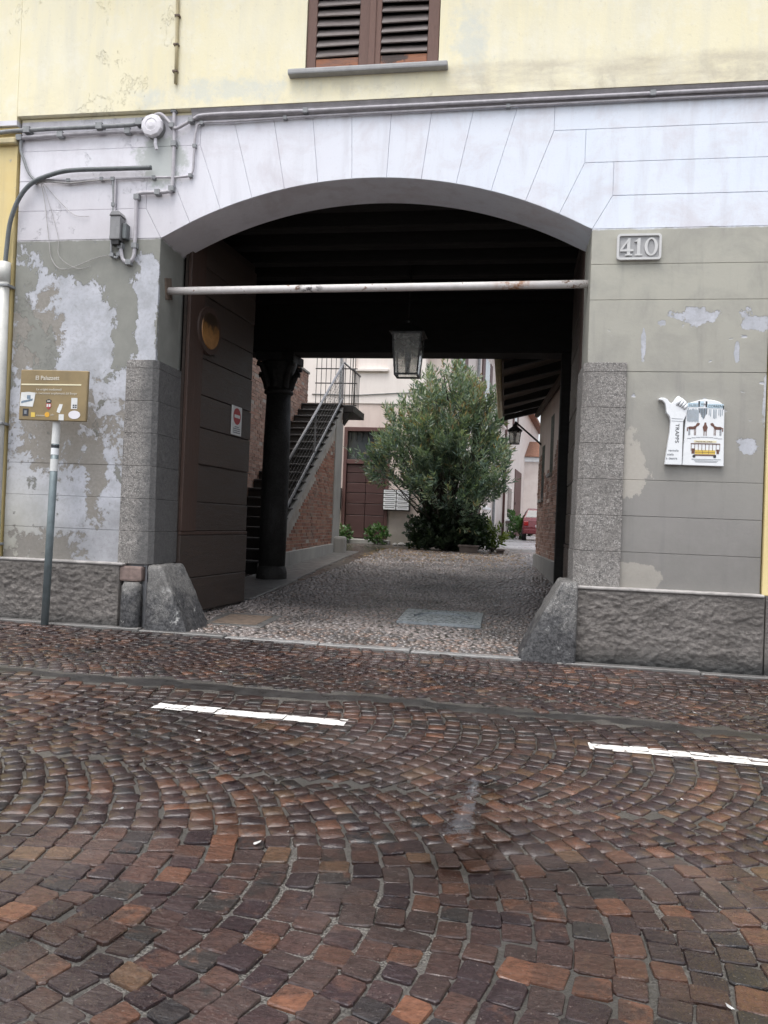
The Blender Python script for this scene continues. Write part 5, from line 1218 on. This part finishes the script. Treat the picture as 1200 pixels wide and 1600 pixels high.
# curtain of lamps and banner at the top
rect(2.487, 2.575, 2.158, 2.192, 'ink_sky'); rect(2.582, 2.612, 2.163, 2.205, 'ink_sky'); rect(2.640, 2.770, 2.150, 2.185, 'ink_sky')
rect(2.570, 2.582, 2.160, 2.208, 'ink'); rect(2.628, 2.640, 2.158, 2.206, 'ink'); rect(2.766, 2.774, 2.140, 2.170, 'ink')
text('VIA', .026, (2.590, YP-.002, 2.172), 'ink', tsn); text('CORRENI', .028, (2.648, YP-.002, 2.156), 'ink', tsn); text('MUSEO', .026, (2.494, YP-.002, 2.163), 'ink_grey', tsn)
for k in range(13):
    x = 2.485+k*.0072; rect(x, x+.0035, 2.03+.01*rng.random(), 2.13+.02*rng.random(), 'ink_blue')
for k in range(10):
    x = 2.578+k*.0065; rect(x, x+.0045, 2.05+.012*abs(k-5)+.008*rng.random(), 2.148, 'ink_blue' if k % 3 else 'ink')
for x, h in ((2.655, .05), (2.668, .06), (2.69, .075), (2.700, .08), (2.710, .075), (2.732, .05), (2.745, .06), (2.758, .05)): rect(x, x+.0045, 2.14-h, 2.14, 'ink_blue')
def horse(cx_, cz_, sg):
    body = [(-.040, -.005), (-.030, -.014), (.010, -.014), (.022, -.004), (.030, .010), (.044, .018), (.052, .030), (.050, .038), (.038, .042), (.030, .040), (.018, .018), (.000, .010), (-.028, .010), (-.040, .004)]
    P = [(cx_+sg*x, cz_+z) for x, z in body]
    if sg < 0: P.reverse()
    pr(P, 'ink_brown', 'printed_horse')
    for x in (-.036, -.028, .008, .018): rect(min(cx_+sg*x, cx_+sg*(x+.005)), max(cx_+sg*x, cx_+sg*(x+.005)), cz_-.062, cz_-.006, 'ink_brown' if x > 0 else 'ink_grey')
    rect(min(cx_-sg*.050, cx_-sg*.042), max(cx_-sg*.050, cx_-sg*.042), cz_-.03, cz_+.002, 'ink_brown')
horse(2.535, 1.985, 1); horse(2.722, 1.985, -1)
pr([(2.618, 1.955), (2.642, 1.955), (2.650, 1.99), (2.640, 2.01), (2.636, 2.03), (2.624, 2.03), (2.620, 2.01), (2.610, 1.99)], 'ink_brown', 'printed_horse'); rect(2.619, 2.625, 1.92, 1.958, 'ink_brown'); rect(2.636, 2.642, 1.92, 1.958, 'ink_brown')
for k in range(8): x = 2.49+k*.035; z = 1.895+.012*math.sin(math.pi*k/7); rect(x, x+.032, z, z+.003, 'ink_grey')
# tram
rect(2.545, 2.722, 1.862, 1.880, 'ink_cream'); text('TRAMVIA DEL CORSO', .0135, (2.556, YP-.002, 1.866), 'ink_brown', tsn)
rect(2.520, 2.752, 1.848, 1.856, 'ink_brown')
for k in range(9): x = 2.522+k*.0282; rect(x, x+.004, 1.792, 1.848, 'ink_brown')
rect(2.555, 2.715, 1.765, 1.800, 'ink_yellow'); rect(2.555, 2.715, 1.780, 1.783, 'ink_brown', d=.0018); rect(2.612, 2.615, 1.766, 1.799, 'ink_brown', d=.0018); rect(2.662, 2.665, 1.766, 1.799, 'ink_brown', d=.0018)
rect(2.528, 2.553, 1.768, 1.812, 'ink_brown'); rect(2.725, 2.745, 1.770, 1.806, 'ink_brown'); rect(2.548, 2.722, 1.752, 1.762, 'ink_brown')
for x in (2.548, 2.712):
    pr([(x+.012*math.cos(2*math.pi*k/12), 1.748+.012*math.sin(2*math.pi*k/12)) for k in range(12)], 'ink', 'printed_wheel', .002)
for x0, x1, z in ((2.53, 2.76, 1.722), (2.55, 2.74, 1.710), (2.56, 2.73, 1.700)): rect(x0, x1, z, z+.003, 'ink_grey')

# tourist sign on a leaning post
ts = root('tourist_sign', (-3.11, -.25, G(-3.1, -.25)), 'brown information sign covered in stickers on a leaning grey post', 'sign')
MB().tube([(-3.115, -.25, -.02), (-3.083, -.25, 1.93)], .034, 14).build('post', 'pole', ts, smooth=True)
MB().tube([(-3.1085, -.25, .0), (-3.1075, -.25, .012)], .046, 14).build('post_foot', 'pole', ts)
for z0, z1, mt in ((1.45, 1.56, 'sticker'), (1.60, 1.66, 'white_enamel'), (1.665, 1.69, 'ink'), (1.70, 1.92, 'sticker')):
    xx = lambda z: -3.115+.032*z/1.95; MB().tube([(xx(z0), -.25, z0), (xx(z1), -.25, z1)], .0352, 14, False).build('post_sticker', mt, ts, smooth=True)
sp_pts = [(-3.424, 1.908), (-2.757, 1.903), (-2.752, 2.362), (-3.419, 2.370)]
MB().prism(sp_pts, -.318, -.285).build('panel', 'sign_brown', ts, bevel=.006)
MB().box(-3.35, -2.83, -.284, -.268, 2.0, 2.04).build('back_rail', 'pole', ts); MB().box(-3.35, -2.83, -.284, -.268, 2.25, 2.29).build('back_rail', 'pole', ts)
YS = -.3188
def pr2(pts, mat, name='sticker', d=.0015): return MB().prism(pts, YS-d, YS).build(name, mat, ts)
def rect2(x0, x1, z0, z1, mat, name='sticker', d=.0015): return pr2([(x0, z0), (x1, z0), (x1, z1), (x0, z1)], mat, name, d)
rect2(-3.408, -2.815, 2.228, 2.240, 'ink_cream', 'yellow_line')
text('El Palazzett', .052, (-3.270, YS-.001, 2.278), 'ink_white', ts, 'title_lettering', bold=.0006)
text('Le origini medioevali', .030, (-3.255, YS-.001, 2.180), 'ink_white', ts); text('e i successivi ampliamenti del Borgo', .028, (-3.260, YS-.001, 2.146), 'ink_white', ts)
pr2([(-3.415, 2.035), (-3.285, 2.030), (-3.272, 2.09), (-3.262, 2.158), (-3.33, 2.165), (-3.405, 2.160)], 'sticker'); pr2([(-3.40, 2.06), (-3.29, 2.085), (-3.285, 2.105), (-3.40, 2.08)], 'ink_blue', 'sticker_print', .0025); rect2(-3.345, -3.31, 2.10, 2.135, 'ink_blue', 'sticker_print', .0025)
rect2(-3.382, -3.325, 1.945, 2.012, 'ink'); rect2(-3.366, -3.341, 1.962, 1.995, 'ink_grey', 'sticker_print', .0025)
rect2(-3.298, -3.258, 1.935, 1.978, 'ink_yellow', 'pictogram'); text('scansiona', .022, (-3.247, YS-.001, 1.945), 'ink_white', ts)
pr2([(-3.138+.024*math.cos(2*math.pi*k/16), 1.960+.024*math.sin(2*math.pi*k/16)) for k in range(16)], 'ink_orange', 'pictogram'); text('info', .022, (-3.105, YS-.001, 1.952), 'ink_white', ts)
# municipal arms: crown over a shield
pr2([(-3.152, 2.062), (-3.152, 2.030), (-3.127, 2.004), (-3.102, 2.030), (-3.102, 2.062)], 'ink_red', 'shield'); rect2(-3.146, -3.130, 2.03, 2.056, 'sticker', 'shield_charge', .0025); rect2(-3.124, -3.108, 2.03, 2.056, 'sticker', 'shield_charge', .0025); pr2([(-3.150, 2.068), (-3.104, 2.068), (-3.100, 2.092), (-3.127, 2.102), (-3.154, 2.092)], 'ink', 'crown'); rect2(-3.142, -3.112, 2.078, 2.088, 'ink_white', 'crown_band', .0025)
pr2([(-3.045, 1.985), (-3.015, 1.975), (-2.995, 2.02), (-2.988, 2.055), (-3.020, 2.058), (-3.035, 2.02)], 'sticker'); rect2(-3.022, -2.972, 1.91, 1.965, 'sticker')
rect2(-2.905, -2.845, 2.015, 2.115, 'sticker'); 
for i in range(2):
    for j in range(2): rect2(-2.888+.022*i, -2.872+.022*i, 2.024+.018*j, 2.036+.018*j, 'ink', 'sticker_print', .0025)
pr2([(-2.87+.058*math.cos(2*math.pi*k/20), 1.962+.038*math.sin(2*math.pi*k/20)) for k in range(20)], 'plastic_white')

# siren, junction box, cables
sn = root('alarm_siren', (-2.363, -.02, 4.708), 'round white alarm siren under the string course', 'siren')
def ylathe(cx_, cz_, prof, n=10):
    v = []; f = []
    for r, y in prof:
        for k in range(n): a = 2*math.pi*(k+.5)/n; v.append((cx_+r*math.cos(a), y, cz_+r*math.sin(a)))
    for i in range(len(prof)-1):
        for k in range(n): f.append((i*n+k, (i+1)*n+k, (i+1)*n+(k+1) % n, i*n+(k+1) % n))
    f += [tuple(range(n)), tuple(range(len(prof)*n-1, (len(prof)-1)*n-1, -1))]; return MB().poly(v, f)
ylathe(-2.363, 4.708, [(.10, .01), (.10, -.05), (.092, -.055)], 20).build('back_box', 'box_grey', sn)
ylathe(-2.363, 4.708, [(.108, -.056), (.108, -.080), (.098, -.095), (.060, -.102), (.055, -.098), (.022, -.106)], 10).build('cover', 'plastic_white', sn)
MB().tube([(-2.34, -.04, 4.60), (-2.335, -.05, 4.55), (-2.325, -.04, 4.50)], .016, 8).build('cable_gland', 'plastic_white', sn)
jb = root('junction_box', (-2.664, -.03, 3.63), 'grey metal junction box hanging among cables on the left pier', 'box')
MB().box(-2.728, -2.625, -.105, .0, 3.640, 3.860).build('body', 'box_grey', jb, bevel=.012, seg=2); MB().prism([(-2.735, 3.860), (-2.615, 3.860), (-2.64, 3.905), (-2.71, 3.905)], -.115, .0).build('hood', 'box_grey', jb, bevel=.006); MB().box(-2.618, -2.575, -.075, .0, 3.655, 3.80).build('side_box', 'cable_dark', jb, bevel=.006)
MB().box(-2.715, -2.640, -.09, -.02, 3.60, 3.638).build('gland_plate', 'black_iron', jb)
def cable(pts, r, mat, label, clip=None, y=-.03, n=8, name='cable'):
    P = smoothpath([(p[0], y+rng.normal(0, .002), p[1]) for p in pts], 6); o = root(name, P[0], label, 'cable', 'cables and conduits on the facade')
    MB().tube(P, r, n).build('sheath', mat, o, smooth=True)
    if clip:
        for q in P[::clip]: MB().box(q.x-r*1.5, q.x+r*1.5, q.y-r*1.3, .02, q.z-r*1.4, q.z+r*1.4).build('clip', 'cable_grey', o)
cable([(-6, 4.60), (-4.6, 4.66), (-3.954, 4.719), (-3.65, 4.732), (-3.215, 4.735), (-2.627, 4.735), (-2.5, 4.757), (-2.44, 4.74)], .021, 'cable_grey', 'thick grey cable entering from the left edge towards the alarm siren', 9, -.05)
cable([(-3.74, 4.668), (-3.446, 4.675), (-3.147, 4.684), (-2.625, 4.688), (-2.46, 4.683)], .019, 'cable_light', 'lilac painted cable running just below the thick grey one', 9, -.03)
cable([(-2.173, 4.869), (-2.169, 4.791), (-2.159, 4.549), (-2.155, 4.339), (-2.165, 4.129), (-2.202, 4.1), (-2.30, 4.098), (-2.469, 4.096), (-2.506, 4.06), (-2.51, 3.867), (-2.507, 3.60), (-2.515, 3.49), (-2.56, 3.445), (-2.621, 3.476), (-2.648, 3.60)], .017, 'cable_light', 'painted conduit dropping from the string course and hooking under the junction box', 12, -.03)
cable([(-2.36, 4.32), (-2.592, 4.322), (-2.851, 4.324), (-3.178, 4.323), (-3.374, 4.287), (-3.571, 4.213), (-3.698, 4.068), (-3.775, 3.854), (-3.805, 3.638), (-3.815, 3.40)], .021, 'cable_dark', 'thick dark hose curving down into the white downpipe', None, -.06, 10)
cable([(-3.56, 4.24), (-3.392, 4.252), (-3.126, 4.237), (-2.929, 4.243), (-2.734, 4.243), (-2.348, 4.243), (-2.06, 4.239), (-1.97, 4.273), (-1.959, 4.452), (-1.951, 4.66), (-1.896, 4.737), (-1.617, 4.740), (-.769, 4.755), (.39, 4.760), (2.018, 4.768), (3.2, 4.770)], .011, 'cable_light', 'thin pale cable stepping up beside the arch and along the string course', 10, -.026, 6)
cable([(-3.54, 4.225), (-3.40, 4.235), (-3.2, 4.215), (-2.95, 4.23), (-2.75, 4.235)], .009, 'wire', 'loose pale cable sagging beneath the thin cable on the left pier', None, -.03, 6)
cable([(-2.41, 4.79), (-2.30, 4.83), (-2.20, 4.74), (-2.146, 4.687), (-2.053, 4.725), (-1.961, 4.775), (-1.806, 4.80), (-.9, 4.795), (-.184, 4.800), (1.488, 4.806), (3.2, 4.811)], .015, 'cable_light', 'painted conduit following the string course from the siren to the right edge', 14, -.045)
cable([(-2.759, 4.24), (-2.744, 4.055), (-2.742, 3.872), (-2.745, 3.60), (-2.735, 3.52), (-2.68, 3.495), (-2.65, 3.60)], .012, 'cable_grey', 'grey conduit running down the left side of the junction box', 8, -.024, 6)
cable([(-2.735, 4.24), (-2.728, 4.055), (-2.728, 3.95), (-2.718, 3.90)], .010, 'cable_light', 'pale wire feeding the top of the junction box', None, -.024, 6)
cable([(-3.725, 4.66), (-3.725, 4.55), (-3.685, 4.45), (-3.63, 4.327), (-3.55, 4.24)], .014, 'cable_grey', 'short slack cable at the upper left corner of the facade', None, -.03, 6)
cable([(-3.504, 4.23), (-3.447, 4.013), (-3.398, 3.703), (-3.355, 3.487), (-3.217, 3.393), (-2.894, 3.498), (-2.752, 3.52)], .0035, 'wire', 'thin loose wire looping down to the junction box', None, -.02, 5)
cable([(-3.491, 4.23), (-3.40, 4.0), (-3.30, 3.70), (-3.28, 3.52), (-3.1, 3.40), (-2.95, 3.42)], .0025, 'wire', 'very thin stray wire hanging beside the looping wire', None, -.018, 5)
cable([(-3.484, 4.23), (-3.316, 4.058), (-3.143, 3.913), (-2.991, 3.897)], .0025, 'wire', 'thin curled wire end resting on the lilac paint', None, -.018, 5)
dp = root('downpipe', (-3.78, -.06, .6), 'white plastic downpipe sleeve at the left edge of the facade', 'pipe')
MB().tube([(-3.815, -.065, 3.42), (-3.80, -.065, 2.4), (-3.79, -.065, .55)], .048, 14).build('pipe', 'pipe_white', dp, smooth=True); MB().tube([(-3.8155, -.065, 3.45), (-3.813, -.065, 3.26)], .055, 14).build('collar', 'pipe_white', dp, smooth=True)
for z in (3.22, 1.9, .75): MB().box(-3.86, -3.735, -.12, .0, z-.012, z+.012).build('bracket', 'cable_grey', dp, bevel=.003)
pp = root('wall_pipe', (-2.15, -.075, 5.1), 'narrow painted pipe running down the yellow wall above the siren', 'pipe')
MB().tube([(-2.165, -.078, 8.2), (-2.162, -.078, 5.88), (-2.152, -.078, 5.5), (-2.146, -.078, 5.09)], .016, 8).build('tube', 'pipe_yellow', pp, smooth=True)
for z in (5.2, 5.45, 5.72): MB().box(-2.176, -2.13, -.1, -.055, z-.008, z+.008).build('clip', 'rust', pp)
# litter on the road
LB = [(-.452, -3.062, 'white scrap of paper on the setts below the left dash', .05), (-.405, -3.209, 'torn white paper just nearer than the scrap below the left dash', .045), (.236, -4.246, 'thin white paper streak on the setts left of centre', .055), (.312, -4.128, 'tiny white paper flake beside the thin paper streak', .016), (-.327, -4.092, 'tiny pale paper flake near the left edge of the road', .02), (1.788, -3.358, 'small white paper bit below the right dash', .025), (1.58, -4.811, 'crumpled white paper in the bottom right corner', .03), (.855, -3.111, 'tiny white flake in the wet run-off', .02), (1.308, -1.214, 'small white scrap in front of the right guard stone', .04), (1.493, -1.363, 'pale bit of litter next to the scrap by the right guard stone', .028), (2.228, -1.677, 'small pale scrap near the plinth on the right', .03), (2.021, -2.2, 'pale litter lying on the asphalt strip at the right', .03), (-.88, -1.656, 'white specks at the edge of the asphalt strip', .035)]
for x, y, lab, sz in LB:
    z = G(x, y)+.010; a = rng.uniform(0, 6.28); n = 7; P = []
    for k in range(n): t = 2*math.pi*k/n; r_ = .6*sz*rng.uniform(.35, 1.1); u, w_ = r_*math.cos(t), r_*.30*math.sin(t); P.append((x+u*math.cos(a)-w_*math.sin(a), y+u*math.sin(a)+w_*math.cos(a)))
    mb = MB(); mb.poly([(p[0], p[1], z+rng.uniform(0, .006)) for p in P]+[(x, y, z+.008)], [(k, (k+1) % n, n) for k in range(n)]); mb.build('paper_scrap', 'paper', None, loc=(x, y, z), label=lab, cat='litter', group='paper litter on the road')
